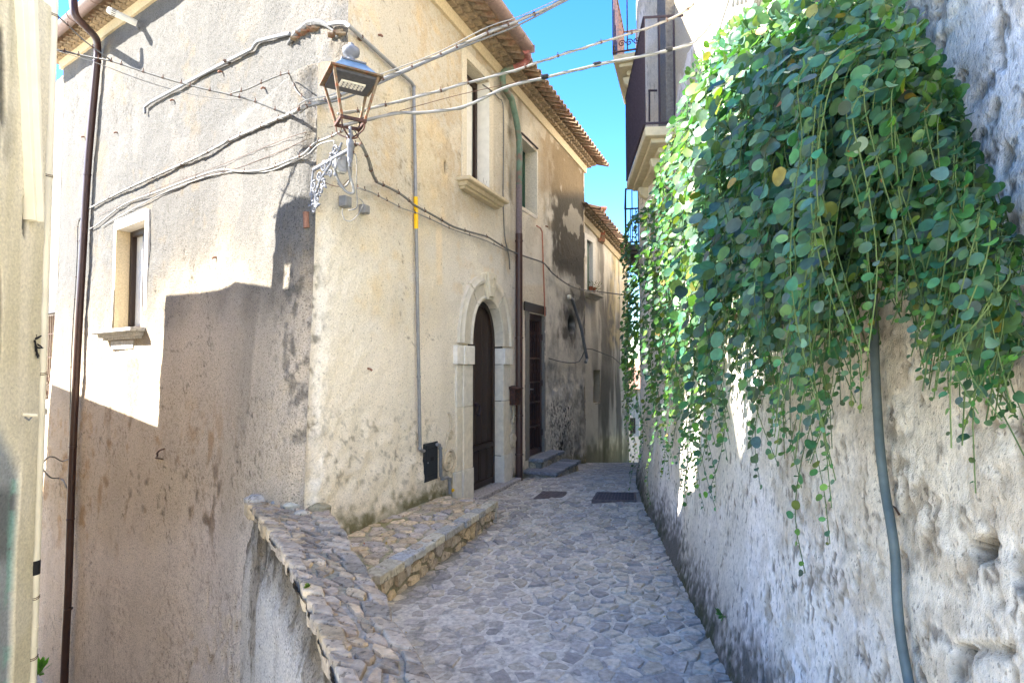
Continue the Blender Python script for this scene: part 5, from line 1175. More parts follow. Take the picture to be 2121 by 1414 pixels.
# ================================================================ STREET LAMP
LC = Vector((-1.205, 4.25, 0)); zE = 3.715; ea = Vector((.292, .17, 0)).normalized(); eb = Vector((-ea.y, ea.x, 0)); HS = .172
lamp = thing('street_lamp', 'old four sided street lantern on an ornate wrought iron corner bracket', 'street lamp', tuple(LC+Vector((0, 0, 3.3))))
def lc(a_, b_, z): return LC + ea*a_ + eb*b_ + Vector((0, 0, z))
def ring4(h, z): return [lc(-h, -h, z), lc(h, -h, z), lc(h, h, z), lc(-h, h, z)]
def frust(mb, h0, z0, h1, z1): mb.box8(ring4(h0, z0)+ring4(h1, z1))
mb = MB(); e = HS+.018
for (a_, b_) in (((-1, -1), (1, -1)), ((1, -1), (1, 1)), ((1, 1), (-1, 1)), ((-1, 1), (-1, -1))):
    p0, p1 = lc(a_[0]*e, a_[1]*e, zE), lc(b_[0]*e, b_[1]*e, zE); i0_, i1_ = lc(a_[0]*(e-.035), a_[1]*(e-.035), zE), lc(b_[0]*(e-.035), b_[1]*(e-.035), zE)
    mb.box8([p0, p1, i1_, i0_]+[q+Vector((0, 0, .014)) for q in (p0, p1, i1_, i0_)])
mb.build('eave_frame', M['brass'], lamp, bevel=.002)
mb = MB(); frust(mb, HS-.016, zE-.02, HS-.016, zE+.012); mb.build('ceiling_plate', mat('lamp_inside', lin(70, 72, 78), rough=.5), lamp)
mb = MB(); frust(mb, HS-.004, zE+.014, .082, zE+.115); mb.build('roof', M['blue'], lamp, bevel=.003)
mb = MB(); frust(mb, .092, zE+.113, .092, zE+.125); mb.build('roof_cap', M['silver'], lamp, bevel=.003)
mb = MB(); mb.lathe(LC+Vector((0, 0, zE+.125)), [(.05, 0), (.046, .01), (.028, .02), (.027, .045), (.032, .06), (.058, .075), (.064, .10), (.062, .118), (.05, .128), (.03, .136), (.022, .142), (.022, .158), (.01, .166), (0.001, .168)], 28)
mb.build('chimney_finial', M['silver'], lamp, smooth='all')
led = MB(); led.box8([lc(-.08, -.045, zE-.034), lc(.10, -.045, zE-.034), lc(.10, .055, zE-.034), lc(-.08, .055, zE-.034), lc(-.08, -.045, zE-.02), lc(.10, -.045, zE-.02), lc(.10, .055, zE-.02), lc(-.08, .055, zE-.02)]); ldp = led.build('led_panel', M['white'], lamp, bevel=.003)
mb = MB()
for i in range(6):
    for j in range(3): mb.lathe(lc(-.06+i*.028, -.03+j*.032, zE-.040), [(.006, 0), (.006, .006)], 8)
q = mb.build('led_lens', M['grey'], ldp); q['kind'] = 'stuff'
HB = .085; zB = 3.405
for (a_, b_) in ((-1, -1), (1, -1), (1, 1), (-1, 1)):
    p0, p1 = lc(a_*(HS-.012), b_*(HS-.012), zE), lc(a_*HB, b_*HB, zB); mb = MB(); w_ = .010
    mb.box8([p1+ea*x+eb*y for x, y in ((-w_, -w_), (w_, -w_), (w_, w_), (-w_, w_))]+[p0+ea*x+eb*y for x, y in ((-w_, -w_), (w_, -w_), (w_, w_), (-w_, w_))]); mb.build('corner_bar', M['brass'], lamp, bevel=.002)
mb = MB()
for (a_, b_) in (((-1, -1), (1, -1)), ((1, -1), (1, 1)), ((1, 1), (-1, 1)), ((-1, 1), (-1, -1))):
    o_, i_ = HB+.012, HB-.008
    p0, p1, q0, q1 = lc(a_[0]*o_, a_[1]*o_, zB-.02), lc(b_[0]*o_, b_[1]*o_, zB-.02), lc(a_[0]*i_, a_[1]*i_, zB-.02), lc(b_[0]*i_, b_[1]*i_, zB-.02)
    mb.box8([p0, p1, q1, q0]+[q+Vector((0, 0, .024)) for q in (p0, p1, q1, q0)])
mb.build('bottom_frame', M['rust'], lamp, bevel=.002)
for (a_, b_) in ((-1, -1), (1, -1), (1, 1), (-1, 1)):
    mb = MB(); mb.tube([lc(a_*HB, b_*HB, zB-.02), lc(a_*.078, b_*.078, zB-.065), lc(a_*.05, b_*.05, zB-.095), lc(a_*.018, b_*.018, zB-.115), lc(a_*.012, b_*.012, zB-.13)], .0065, 7, 4); mb.build('support_scroll', M['rust'], lamp, smooth=True)
mb = MB(); mb.lathe(LC+Vector((0, 0, 3.06)), [(.002, -.0), (.012, .015), (.006, .03), (.017, .045), (.02, .06), (.015, .07), (.022, .08), (.022, .16), (.027, .17), (.027, .20), (.018, .21), (.016, .225), (.028, .235), (.024, .25), (.011, .26), (.011, .31)], 18); mb.build('post', M['silver'], lamp, smooth='all')
WB0 = hit(650, 352, .03); arm0 = WB0+Vector((0, 0, .0)); arm1 = LC+Vector((0, 0, 3.20))
mb = MB(); mb.tube([arm0, arm1], .016, 10); arm_ = mb.build('bracket_arm', M['silver'], lamp, smooth=True)
# ornamental scrollwork in the plane below the arm
hx = (arm1-arm0); hx.z = 0; hl = hx.length; hx.normalize(); up0 = arm0
wb2 = hit(651, 440, .03)
def fO(a_, z, o=0): return up0 + hx*a_ + Vector((0, 0, z)) + Vector((hx.y, -hx.x, 0))*o
slope_ = (arm1.z-arm0.z)/hl
mb = MB(); rq = random.Random(4); nO = Vector((hx.y, -hx.x, 0)); PXM = .0037
def G(u_, v_): return on_plane(u_, v_, arm0, nO)
mb.tube([G(u_, v_) for u_, v_ in ((708, 296), (698, 318), (686, 338), (674, 356), (662, 376), (655, 398), (652, 428))], .010, 7, 4)
mb.tube([G(u_, v_) for u_, v_ in ((649, 352), (646, 375), (645, 400), (648, 440))], .009, 7, 3)
for (uu, vv, rp_, tr, ph, sg) in ((694, 312, 11, 1.4, 0, 1), (702, 322, 8, 1.3, 3, -1), (684, 328, 11, 1.5, 2, -1), (694, 342, 9, 1.3, 5, 1), (672, 345, 12, 1.5, 1, 1), (683, 360, 9, 1.3, 0, -1), (661, 364, 11, 1.5, 4, -1), (671, 380, 9, 1.3, 3, 1), (651, 384, 11, 1.5, 1, 1), (664, 396, 10, 1.4, 5, -1), (646, 404, 11, 1.5, 0, -1), (658, 414, 9, 1.3, 2, 1), (652, 432, 11, 1.8, 0, 1)):
    g_ = G(uu, vv); pts_ = []; n_ = int(tr*14)
    for i in range(n_+1):
        th = i/14*2*math.pi+ph; rad = rp_*PXM*(1-i/(n_+1))**.8; pts_.append(g_+hx*(sg*rad*math.cos(th))+UP*(rad*math.sin(th))+nO*.004*sg)
    mb.tube(pts_, .007, 6, rf=lambda s_: .0085-.003*s_)
for k in range(22):
    t_k = rq.random(); uu = 704-52*t_k; vv = 300+128*t_k**.9; g_ = G(uu+rq.uniform(-12, 12), vv+rq.uniform(-8, 8)); dv = (hx*rq.uniform(-1, 1)+UP*rq.uniform(-1, .6)).normalized()*.035
    mb.tube([g_, g_+dv*.5+nO*.008, g_+dv+nO*rq.uniform(-.01, .015)], .008, 6, 3, rf=lambda s_: .004+.008*math.sin(math.pi*min(1, s_*.9+.08)))
q = mb.build('scrollwork', M['silver'], lamp, smooth=True); q['kind'] = 'stuff'
# ================================================================ CABLES
def cable(name, lab, pts, r, mat_, group='cables on the walls and over the street', n=7, clips=None, twist=None, cat='cable', clipmat='wire', sub=3):
    r = r*.8
    t_ = thing(name, lab, cat, tuple(pts[0]), group); Q = crom([Vector(p) for p in pts], sub)
    mb = MB(); mb.tube(Q, r, n); mb.build('sheath', mat_, t_, smooth='all')
    if twist:
        offs, r2 = twist; L_ = 0; path = []; prev = Q[0]
        Q2 = crom([Vector(p) for p in pts], 8)
        for i, p in enumerate(Q2):
            L_ += (p-prev).length; prev = p; tg = (Q2[min(i+1, len(Q2)-1)]-Q2[max(0, i-1)]).normalized(); a1 = tg.orthogonal().normalized(); a2 = tg.cross(a1); an = L_*18
            path.append(p+(a1*math.cos(an)+a2*math.sin(an))*offs)
        mb = MB(); mb.tube(path, r2, 5); mb.build('lashing_wire', M['cabled'], t_)
    if clips:
        tot = len(Q)
        for k in range(clips):
            i = int((k+.5)/clips*(tot-1)); p = Q[i]; tg = (Q[min(i+1, tot-1)]-Q[max(i-1, 0)]).normalized()
            mb = MB(); mb.lathe(p-tg*.008, [(r*1.35, 0), (r*1.35, .016)], 7, tg); mb.tube([p+UP*r, p+UP*(r+.022)], .004, 5); mb.build('clip', M[clipmat], t_)
    return t_
def H(l, off=.02): return [hit(u_, v_, off) for u_, v_ in l]
def HP(l, nn, off=.03): return [on_plane(u_, v_, C0+nn*off, nn) for u_, v_ in l]
def Yp(l, y0, y1):
    out = []
    for i, (u_, v_) in enumerate(l): out.append(at(u_, v_, y0+(y1-y0)*i/(len(l)-1)))
    return out
wallA = [(183, 433), (250, 398), (317, 367), (406, 327), (476, 291), (542, 261), (591, 240)]
c1 = H(wallA, .03)
overs = Yp([(620, 227), (642, 218), (690, 203), (735, 185), (824, 152), (913, 114), (1009, 69), (1075, 43), (1171, 0), (1230, -28)], 4.5, 5.3)
cable('cable', 'thick pale cable bundle climbing the side wall and crossing high over the street', c1+overs, .017, M['cable'], twist=(.018, .004), clips=26)
c1b = [p+Vector((.01, -.02, -.035+.02*math.sin(i*1.7))) for i, p in enumerate(overs)]
cable('cable', 'lower grey cable lashed along the thick bundle past the lantern', c1b, .010, M['cabled'])
c1c = [p+Vector((.0, -.02, .03+.012*math.sin(i*2.3))) for i, p in enumerate(overs)]
cable('cable', 'slim pale cable lying above the thick bundle past the lantern', c1c, .006, M['cable'])
c2 = Yp([(700, 236), (720, 232), (755, 228), (824, 211), (913, 188), (969, 172), (1065, 147), (1128, 125), (1211, 99), (1262, 83), (1330, 62), (1381, 43), (1424, 20), (1444, 0), (1452, -20)], 4.35, 5.6)
cable('cable', 'straight grey cable from the lantern to the top of the right house, middle of three', c2, .013, M['cable'], twist=(.014, .003), clips=12)
c3 = Yp([(705, 262), (722, 258), (748, 251), (824, 235), (880, 233), (946, 225), (989, 210), (1039, 185), (1078, 173), (1125, 162), (1250, 132), (1335, 116), (1385, 104), (1414, 97), (1437, 88), (1464, 59), (1490, 17), (1497, 0), (1502, -20)], 4.3, 4.75)
t_ = cable('cable', 'lowest and whitest cable sagging from the lantern to the right house with black tape', c3, .014, M['cable'], twist=(.013, .003), sub=5)
for (uu, vv, k) in ((750, 251, 2.0), (1128, 161, 9), (1237, 135, 10), (1385, 104, 12)):
    p = at(uu, vv, 4.3+.45*k/18); mb = MB(); mb.lathe(p-Vector((.03, 0, 0)), [(.0185, 0), (.020, .01), (.020, .05), (.018, .06)], 9, (1, .1, .25)); mb.build('tape_wrap', M['black'], t_, smooth=True)
cable('thin_wire', 'thin rusty wire running from the lantern to the eaves above the white cable', Yp([(828, 230), (950, 197), (1073, 170), (1130, 158)], 4.6, 5.2), .0035, M['wire'], n=5, group='thin wires on the walls')
cB = H([(185, 475), (205, 463), (258, 423), (330, 396), (406, 367), (456, 352), (495, 355), (545, 352), (595, 334), (628, 320), (647, 301), (660, 293)], .03)+[at(683, 284, 4.4), at(703, 274, 4.3), at(716, 268, 4.27)]
cable('cable', 'pale wavy cable from the left window top up to the lantern post', cB, .011, M['cable'], clips=12, sub=4)
cable('cable', 'second pale cable looping beneath the wavy one near the corner', H([(210, 470), (262, 440), (330, 404), (410, 372), (470, 357), (548, 356), (600, 338), (636, 322)], .02)+[at(660, 300, 4.45), at(690, 292, 4.3), at(692, 300, 4.3)], .007, M['cable'], sub=4)
cable('cable', 'dark cable dotted with small clips hanging across the side wall to the corner', Yp([(100, 97), (112, 102), (188, 119), (231, 127), (297, 149), (357, 167), (413, 182), (479, 197), (529, 211), (591, 236)], 4.9, 4.62), .009, M['cabled'], clips=16)
cable('cable', 'dark cable rising from the hanging line towards the left eaves', Yp([(231, 126), (175, 85), (140, 52), (119, 33), (105, 18)], 4.87, 4.4), .007, M['cabled'], clips=3)
cable('thin_wire', 'thin sagging wire below the dotted cable on the side wall', Yp([(100, 100), (200, 131), (290, 165), (380, 192), (450, 204), (502, 208)], 4.9, 4.7), .0035, M['cabled'], n=5, group='thin wires on the walls')
cable('cable', 'short clipped cable arching up to the corner hook', Yp([(479, 193), (510, 186), (541, 172), (565, 162), (588, 153), (598, 153)], 4.66, 4.6)+H([(604, 165), (612, 185), (625, 200), (640, 212)], .02), .007, M['cabled'], clips=6)
cable('thin_wire', 'thin wire slanting along the side wall below the bundle', H([(200, 447), (330, 390), (450, 345), (560, 300), (620, 278), (690, 262)], .02), .003, M['wire'], n=5, group='thin wires on the walls')
cable('thin_wire', 'second thin wire on the side wall near the lantern', H([(380, 372), (480, 352), (560, 322), (620, 296), (636, 288)], .015), .003, M['wire'], n=5, group='thin wires on the walls')
cable('cable', 'vertical grey cable tied along the left of the long downpipe', H([(166, 452), (161, 470), (160, 520), (156, 600), (152, 660), (147, 760), (145, 880), (144, 900)], .03), .010, M['cabled'], clips=9, sub=3)
cable('cable', 'pale frayed cable bridging the gap left of the downpipe', [at(86, 962, 7.5), at(98, 948, 7.6), at(112, 946, 7.7)]+H([(128, 955), (143, 950)], .03), .012, M['cable'], sub=4)
cable('cable', 'lower pale frayed cable sagging beside the downpipe', [at(86, 968, 7.5), at(104, 988, 7.6)]+H([(120, 990), (132, 996), (138, 1010)], .03), .012, M['cable'], sub=4)
# loops below the lantern
def RP(l, off=.05): return [on_plane(u_, v_, C0+nR*off, nR) for u_, v_ in l]
def BP(l, Y=4.5): return [at(u_, v_, Y) for u_, v_ in l]
cable('cable', 'fat grey cable dropping straight below the lantern into a loop', [at(726, 272, 4.28)]+BP([(724, 300), (722, 330), (724, 360), (731, 385), (733, 398), (727, 401), (716, 396), (703, 378), (694, 355), (691, 338), (694, 326)], 4.42), .013, M['cableg'], sub=5)
cable('cable', 'second grey cable looped under the lantern round the junction box', [at(729, 274, 4.28)]+BP([(727, 305), (728, 340), (726, 368), (718, 384), (708, 388), (700, 380)], 4.45), .010, M['cableg'], sub=5)
cE = BP([(728, 330), (731, 309), (736, 300), (745, 299), (752, 306)], 4.42)+[at(762, 330, 4.6), at(768, 352, 4.75), at(777, 372, 4.9)]+RP([(784, 379), (800, 386), (825, 399), (842, 411), (859, 425), (890, 442), (915, 456), (940, 470), (975, 481), (1008, 490), (1030, 503), (1059, 520), (1090, 532), (1123, 543), (1134, 553), (1144, 565), (1160, 578), (1178, 590), (1195, 597), (1212, 601)], .06)
cE2 = cE+[at(1240, 604, 12.5), at(1305, 613, 11.5), at(1330, 622, 9.5)]
cable('cable', 'long dark grey cable sagging along the whole street wall over both doors', cE2, .015, M['cabled'], clips=22)
cable('cable', 'paler cable following the long dark one from the lantern to the downpipe', BP([(738, 388), (748, 391)], 4.6)+RP([(771, 399), (790, 409), (808, 418), (835, 432), (859, 440), (890, 453), (930, 472), (957, 482), (1008, 499), (1051, 520)], .05), .009, M['cable'], clips=10)
cable('cable', 'cable continuing down the sooty wall beside the slanting waste pipe', RP([(1137, 742), (1170, 750), (1200, 748), (1216, 722)], .03)+[at(1250, 732, 12.4), at(1270, 740, 13.2), at(1290, 758, 14), at(1303, 764, 14.4)], .012, M['cabled'])
cable('cable', 'thin white cable hanging vertically from the loops to the little boxes', BP([(731, 318), (737, 322), (739, 345), (738, 385), (739, 400), (740, 425), (735, 433), (722, 436)], 4.52), .006, M['cableg'], sub=4)
cable('cable', 'small cable curling between the two junction boxes under the lantern', BP([(741, 410), (750, 416), (752, 424), (745, 440), (735, 452), (725, 458), (714, 455), (709, 442), (710, 432)], 4.55), .005, M['cableg'], sub=4)
cable('thin_wire', 'dark twisted tie wire running from the lantern foot to the wall hook', [at(734, 270, 4.27), at(742, 284, 4.35), at(752, 300, 4.5)]+RP([(766, 330), (775, 362), (782, 374)], .06), .004, M['black'], n=5, group='thin wires on the walls')
cable('thin_wire', 'rusty tie wire curving across the wall left of the junction box', BP([(672, 378), (690, 385), (706, 386), (716, 378), (722, 372)], 4.5), .004, M['wire'], n=5, group='thin wires on the walls')
# junction boxes
jb = thing('junction_box', 'octagonal grey junction box tucked among the cable loops', 'junction box', tuple(at(709, 341, 4.5)), 'junction boxes below the lantern')
cJ = at(709, 340, 4.42); ax = (nR*.8+Vector((0, -1, 0))*.6).normalized(); u1 = UP.cross(ax).normalized(); v1 = ax.cross(u1)
def octo(mb, r1, r2, h0, h1, n=8, ph=math.pi/8):
    q = [cJ+u1*(r1*math.cos(2*math.pi*k/n+ph))+v1*(r2*math.sin(2*math.pi*k/n+ph)) for k in range(n)]; mb.prism([p+ax*h0 for p in q], ax*(h1-h0))
mb = MB(); octo(mb, .062, .078, -.03, .012); mb.build('box', mat('box_grey', lin(150, 150, 142), rough=.7), jb, bevel=.004)
mb = MB(); octo(mb, .052, .066, .012, .018); mb.build('cover', M['grey'], jb, bevel=.002)
mb = MB(); octo(mb, .026, .032, .018, .023, 12, 0); mb.build('plug', M['grey'], jb, bevel=.002)
for (uu, vv, w_, h_, lab) in ((715, 418, .042, .045, 'left small grey junction box hanging under the cable loops'), (754, 434, .038, .038, 'right small grey junction box fixed on the wall by the loops')):
    p = hit(uu, vv, .03); jb = thing('junction_box', lab, 'junction box', tuple(p), 'junction boxes below the lantern')
    mb = MB(); mb.box8([p+dR*x+nR*y+UP*z for z in (-h_, h_) for x, y in ((-w_, -.035), (w_, -.035), (w_, .035), (-w_, .035))]); mb.build('box', M['grey'], jb, bevel=.004)
    mb = MB(); mb.box8([p+dR*x+nR*y+UP*z for z in (-h_+.006, h_-.006) for x, y in ((-w_+.006, .035), (w_-.006, .035), (w_-.006, .041), (-w_+.006, .041))]); mb.build('cover', M['grey'], jb, bevel=.003)
# white camera-like tube high on the side wall
p0 = on_plane(283, 49, C0+nL*.06, nL); tube_ = thing('wall_siren', 'white cylindrical siren sticking out from the top of the side wall', 'siren', tuple(p0))
p1 = on_plane(222, 20, C0+nL*.06, nL)
axs = (at(222, 20, p0.y-.22) - p0); Ls = axs.length; axs.normalize()
mb = MB(); mb.lathe(p0, [(.040, 0), (.043, .01), (.043, Ls*.62), (.046, Ls*.63), (.046, Ls*.68)], 18, axs); mb.build('body', M['white'], tube_, smooth=True)
mb = MB(); mb.lathe(p0+axs*Ls*.68, [(.046, 0), (.047, Ls*.16), (.042, Ls*.28), (.03, Ls*.33), (.002, Ls*.335)], 18, axs); mb.build('nose', M['white'], tube_, smooth=True)
mb = MB(); ua = axs.orthogonal().normalized(); ub = axs.cross(ua)
for k in range(12):
    a_ = 2*math.pi*k/12; q = p0+axs*Ls*.72+(ua*math.cos(a_)+ub*math.sin(a_))*.0465; mb.tube([q, q+axs*Ls*.14], .004, 4)
mb.build('vent_slots', M['black'], tube_)['kind'] = 'stuff'
mb = MB(); q = on_plane(284, 52, C0, nL); mb.tube([p0+UP*.03, q+UP*.05, q-nL*.03+UP*.05], .012, 6); mb.tube([p0-UP*.04, q-UP*.05-nL*.03], .010, 6); mb.build('mount', M['grey'], tube_)
# iron hook in the side wall
hk = thing('iron_hook', 'bent rusty iron hook standing out of the shaded side wall', 'hook', tuple(hit(328, 945)))
mb = MB(); mb.tube([hit(325, 945, .0), hit(326, 941, .05), hit(325, 939, .09), hit(330, 933, .11), hit(340, 929, .12)], .010, 6, 3); mb.tube([hit(322, 948, .01), hit(336, 950, .02)], .008, 5); mb.build('rod', M['wire'], hk, smooth=True)
# ================================================================ BALCONIES on the right house
def balcony(lab, p0, p1, wdep, zslab, hgt, nb_, slabh=.10, cur=lin(170, 156, 128), matr='rust', endbars=3):
    """p0 near, p1 far outer corners (x,y); the slab runs back to the wall"""
    p0 = Vector((*p0, 0)); p1 = Vector((*p1, 0)); dd = (p1-p0).normalized(); inn = Vector((dd.y, -dd.x, 0)); 
    b0, b1 = p0+inn*wdep, p1+inn*wdep
    mb = MB(); mb.cur = cur; Zv = Vector((0, 0, zslab))
    mb.prism([q+Zv-Vector((0, 0, slabh)) for q in (p0, p1, b1, b0)], (0, 0, slabh))
    i_ = .07; s2 = [p0+dd*i_+inn*i_, p1-dd*i_+inn*i_, b1-dd*i_, b0+dd*i_]; mb.prism([q+Zv-Vector((0, 0, slabh+.05)) for q in s2], (0, 0, .0505))
    s3 = [p0+dd*.2+inn*.16, p1-dd*.2+inn*.16, b1-dd*.2, b0+dd*.2]; mb.prism([q+Zv-Vector((0, 0, slabh+.11)) for q in s3], (0, 0, .0605))
    sl_ = mb.build('balcony', M['carved'], rh, bevel=.012); tag(sl_, lab)
    for f_ in (.22, .78):
        q = p0+(p1-p0)*f_; mb = MB(); mb.cur = cur; pr = [(.10, -.11), (wdep+.05, -.11), (wdep+.05, -.5), (wdep-.05, -.46), (wdep-.12, -.33), (.2, -.26), (.12, -.2)]
        mb.prism([q+inn*a_+Vector((0, 0, zslab-slabh+.0+z_)) - dd*.06 for a_, z_ in pr], dd*.12); mb.build('corbel', M['carved'], sl_, bevel=.015)
    e_ = .015
    mb = MB(); mb.tube([b0+Zv+UP*hgt, p0+Zv+UP*hgt, p1+Zv+UP*hgt, b1+Zv+UP*hgt], .016, 6); mb.build('handrail', M[matr], sl_)
    mb = MB(); mb.tube([b0+Zv+UP*.03, p0+Zv+UP*.03, p1+Zv+UP*.03, b1+Zv+UP*.03], .014, 6); mb.build('bottom_rail', M[matr], sl_)
    for k in range(nb_+1):
        q = p0+(p1-p0)*k/nb_; mb = MB(); mb.tube([q+Zv+UP*.03, q+Zv+UP*hgt], .009, 5); mb.build('railing_bar', M[matr], sl_)
    for k in range(1, endbars+1):
        for q0, q1 in ((p0, b0), (p1, b1)): q = q0+(q1-q0)*k/(endbars+.6); mb = MB(); mb.tube([q+Zv+UP*.03, q+Zv+UP*hgt], .009, 5); mb.build('railing_bar', M[matr], sl_)
    return sl_, p0, p1, inn, dd
def xy(u_, v_, z): q = flat(u_, v_, z); return (q.x, q.y)
zb1 = 1.6+(755-255)/1200*6.0
balcony('long balcony with a plain dark bar railing over the street', xy(1336, 262, zb1), xy(1298, 378, zb1), .55, zb1, 1.17, 20, cur=lin(196, 184, 152), matr='darkiron')
mb = MB(); q = at(1345, 188, 6.5); mb.tube([at(1343, 188, 6.6), at(1361, 188, 6.6)], .012, 6); mb.tube([at(1345, 188, 6.6), at(1345, 252, 6.6)], .010, 6); mb.build('inner_rail', M['darkiron'], rh)
zb2 = 1.6+(755-112)/1200*8.0
sl_, p0_, p1_, inn_, dd_ = balcony('upper balcony with rusty ornamental railing', xy(1270, 114, zb2), xy(1293, 205, zb2-.0), .9, zb2, 1.1, 9, cur=lin(190, 180, 150), endbars=4)
mb = MB()
for k in range(7):
    q = p0_+inn_*(.12+k*.1); spiral(lambda a_, z, o: q+inn_*a_+Vector((0, 0, zb2+z)), 0, .14, 0, .05, 1.5, mb, .007)
for k in range(8):
    q = p0_+dd_*(.1+k*.14); spiral(lambda a_, z, o: q+dd_*a_+Vector((0, 0, zb2+z)), 0, .14, 0, .05, 1.5, mb, .007)
q = mb.build('railing_scroll', M['rust'], sl_); q['kind'] = 'stuff'
zb3 = 1.6+(755-505)/1200*9.3
sl3, *_r = balcony('small low balcony with a dark pierced railing', xy(1297, 506, zb3), (xy(1297, 506, zb3)[0]+.22, xy(1297, 506, zb3)[1]+1.2), .35, zb3, .90, 12, cur=lin(90, 84, 76), matr='black', endbars=3)
# rough concrete pilaster behind the balcony
mb = MB(); mb.cur = lin(122, 118, 112); Pq = [whit(1367, 120, .03), whit(1396, 120, .03)]
mb.box8([Vector((wallX(q.y, 3.4)-.03+dx, q.y, zz)) for zz in (zb1, 8.5) for q, dx in ((Pq[0], 0), (Pq[1], 0), (Pq[1], .2), (Pq[0], .2))]); mb.build('pilaster', M['mortar'], rh, bevel=.01)
# cable coil at the top of the right wall
coil = thing('cable_coil', 'coil of white cable hanging high on the right wall by the vine', 'cable coil', tuple(whit(1565, 0, .05)))
cc = whit(1568, -28, .08)
for k in range(4):
    mb = MB(); mb.tube([cc+Vector((0, .001*k, 0))+Vector((-.02*k, (.16+.012*k)*math.cos(a_), (.16+.01*k)*math.sin(a_))) for a_ in np.linspace(0, 2*math.pi, 25)], .011, 7); mb.build('coil_turn', M['cable'], coil, smooth='all')
cable('cable', 'grey cable going down the upper right wall towards the vine', [whit(u_, v_, .03) for u_, v_ in ((1520, -30), (1500, 30), (1483, 85), (1470, 110), (1462, 150), (1460, 200))], .012, M['cable'])
cable('cable', 'dark chain like cable hanging at the end of the right house', [at(u_, v_, 7.6) for u_, v_ in ((1352, 480), (1340, 500), (1326, 520), (1319, 538), (1312, 556))], .016, M['cabled'])
# black hose on the right wall
hs = thing('hose', 'grey green rubber hose hanging down the right wall out of the vine', 'hose', tuple(whit(1860, 1200, .03)))
pts = [whit(u_, v_, .03) for u_, v_ in ((1806, 560), (1810, 640), (1812, 740), (1818, 860), (1824, 940), (1834, 1020), (1846, 1090), (1855, 1160), (1858, 1240), (1866, 1320), (1880, 1400), (1890, 1450), (1902, 1520))]
mb = MB(); mb.tube(pts, .0128, 14, 5); mb.build('tube', M['hose'], hs, smooth='all')
mb = MB(); p = whit(1848, 1046, .012); mb.tube([p+Vector((0, -.03, -.02)), p, p+Vector((0, .005, -.07))], .003, 5, 2); mb.build('tie', M['wire'], hs)
# ================================================================ HANGING VINE
vine = thing('hanging_vine', 'large round leaved vine spilling down the right wall in trailing strands', 'vine', tuple(whit(1700, 300, .1)))
VL = root_loc(vine)
rv = random.Random(21)
def icurve(pts, u_): return float(np.interp(u_, [p[0] for p in pts], [p[1] for p in pts]))
TOPU = [(1308, 560), (1325, 480), (1345, 400), (1380, 285), (1420, 160), (1460, 110), (1500, 65), (1560, 25), (1640, -15), (1800, -25), (1880, 25), (1920, 90), (1980, 190), (2030, 300), (2075, 420), (2110, 540), (2130, 600)]
BOT = [(1300, 960), (1325, 1010), (1350, 1040), (1385, 980), (1400, 1020), (1450, 1060), (1475, 1050), (1490, 930), (1520, 850), (1545, 880), (1560, 840), (1590, 990), (1610, 880), (1650, 900), (1690, 1170), (1715, 900), (1750, 800), (1790, 720), (1850, 690), (1900, 650), (1950, 800), (2000, 830), (2040, 860), (2065, 1020), (2100, 760), (2125, 720)]
def leafmesh(seed, c, aspect):
    """unit leaf lying in XY, stalk at the origin, tip at +X; 12-16 triangles"""
    rl = random.Random(seed); n = 9; L_ = 1.0; W_ = aspect; rim = []
    for k in range(n+1):
        t = k/n; x = L_*(1-math.cos(math.pi*t))/2; wv = W_/2*math.sin(math.pi*t)**.85*(1.08-.16*t)
        rim.append((x, wv))
    vs = []; cup = rl.uniform(.05, .20); bend = rl.uniform(-.10, .28)
    mid = [(x, 0, -bend*x*x) for x, _ in rim]
    vs += mid; up_ = [(x, wv*rl.uniform(.94, 1.04), cup*wv*1.4-bend*x*x) for x, wv in rim[1:-1]]; dn = [(x, -y*1.0, z) for x, y, z in up_]
    vs += up_ + dn; m = n+1; fs = []
    for side, off in ((0, m), (1, m+n-1)):
        for k in range(n):
            a, b = k, k+1; ra = off+k-1 if 0 < k else None; rb = off+k if k < n-1 else None
            if ra is None: f = (a, b, rb)
            elif rb is None: f = (a, b, ra)
            else: f = (a, b, rb, ra)
            fs.append(f if side == 0 else f[::-1])
    return vs, fs
LV = [leafmesh(i, None, rv.uniform(.62, .95)) for i in range(10)]
LCOL = [lin(66, 104, 78), lin(56, 92, 68), lin(76, 112, 88), lin(50, 84, 60), lin(76, 112, 74), lin(62, 98, 74)]
LCOLG = [lin(60, 96, 46), lin(76, 108, 46), lin(96, 124, 50), lin(68, 102, 54), lin(56, 90, 52)]
LODD = [lin(140, 148, 66), lin(120, 146, 112), lin(136, 112, 66)]
leaves = []; stems = []
nrm = Vector(nv)
def add_leaf(p, dirv, size, colr, upmix=1.0):
    x = dirv.normalized(); nn = (nrm*rv.uniform(.5, 1.3) + UP*rv.uniform(.0, .7)*upmix + Vector((rv.uniform(-.5, .5), rv.uniform(-1.2, .3), rv.uniform(-.5, .4)))); z = (nn-x*nn.dot(x))
    if z.length < 1e-3: z = x.orthogonal()
    z.normalize(); y = z.cross(x); st_ = x*(size*.22)
    m_ = Matrix((x*size, y*size, z*size)).transposed().to_4x4(); m_.translation = p+st_
    leaves.append((m_, rv.randrange(len(LV)), colr, p))
    stems.append(([p, p+st_*.9], .0011))
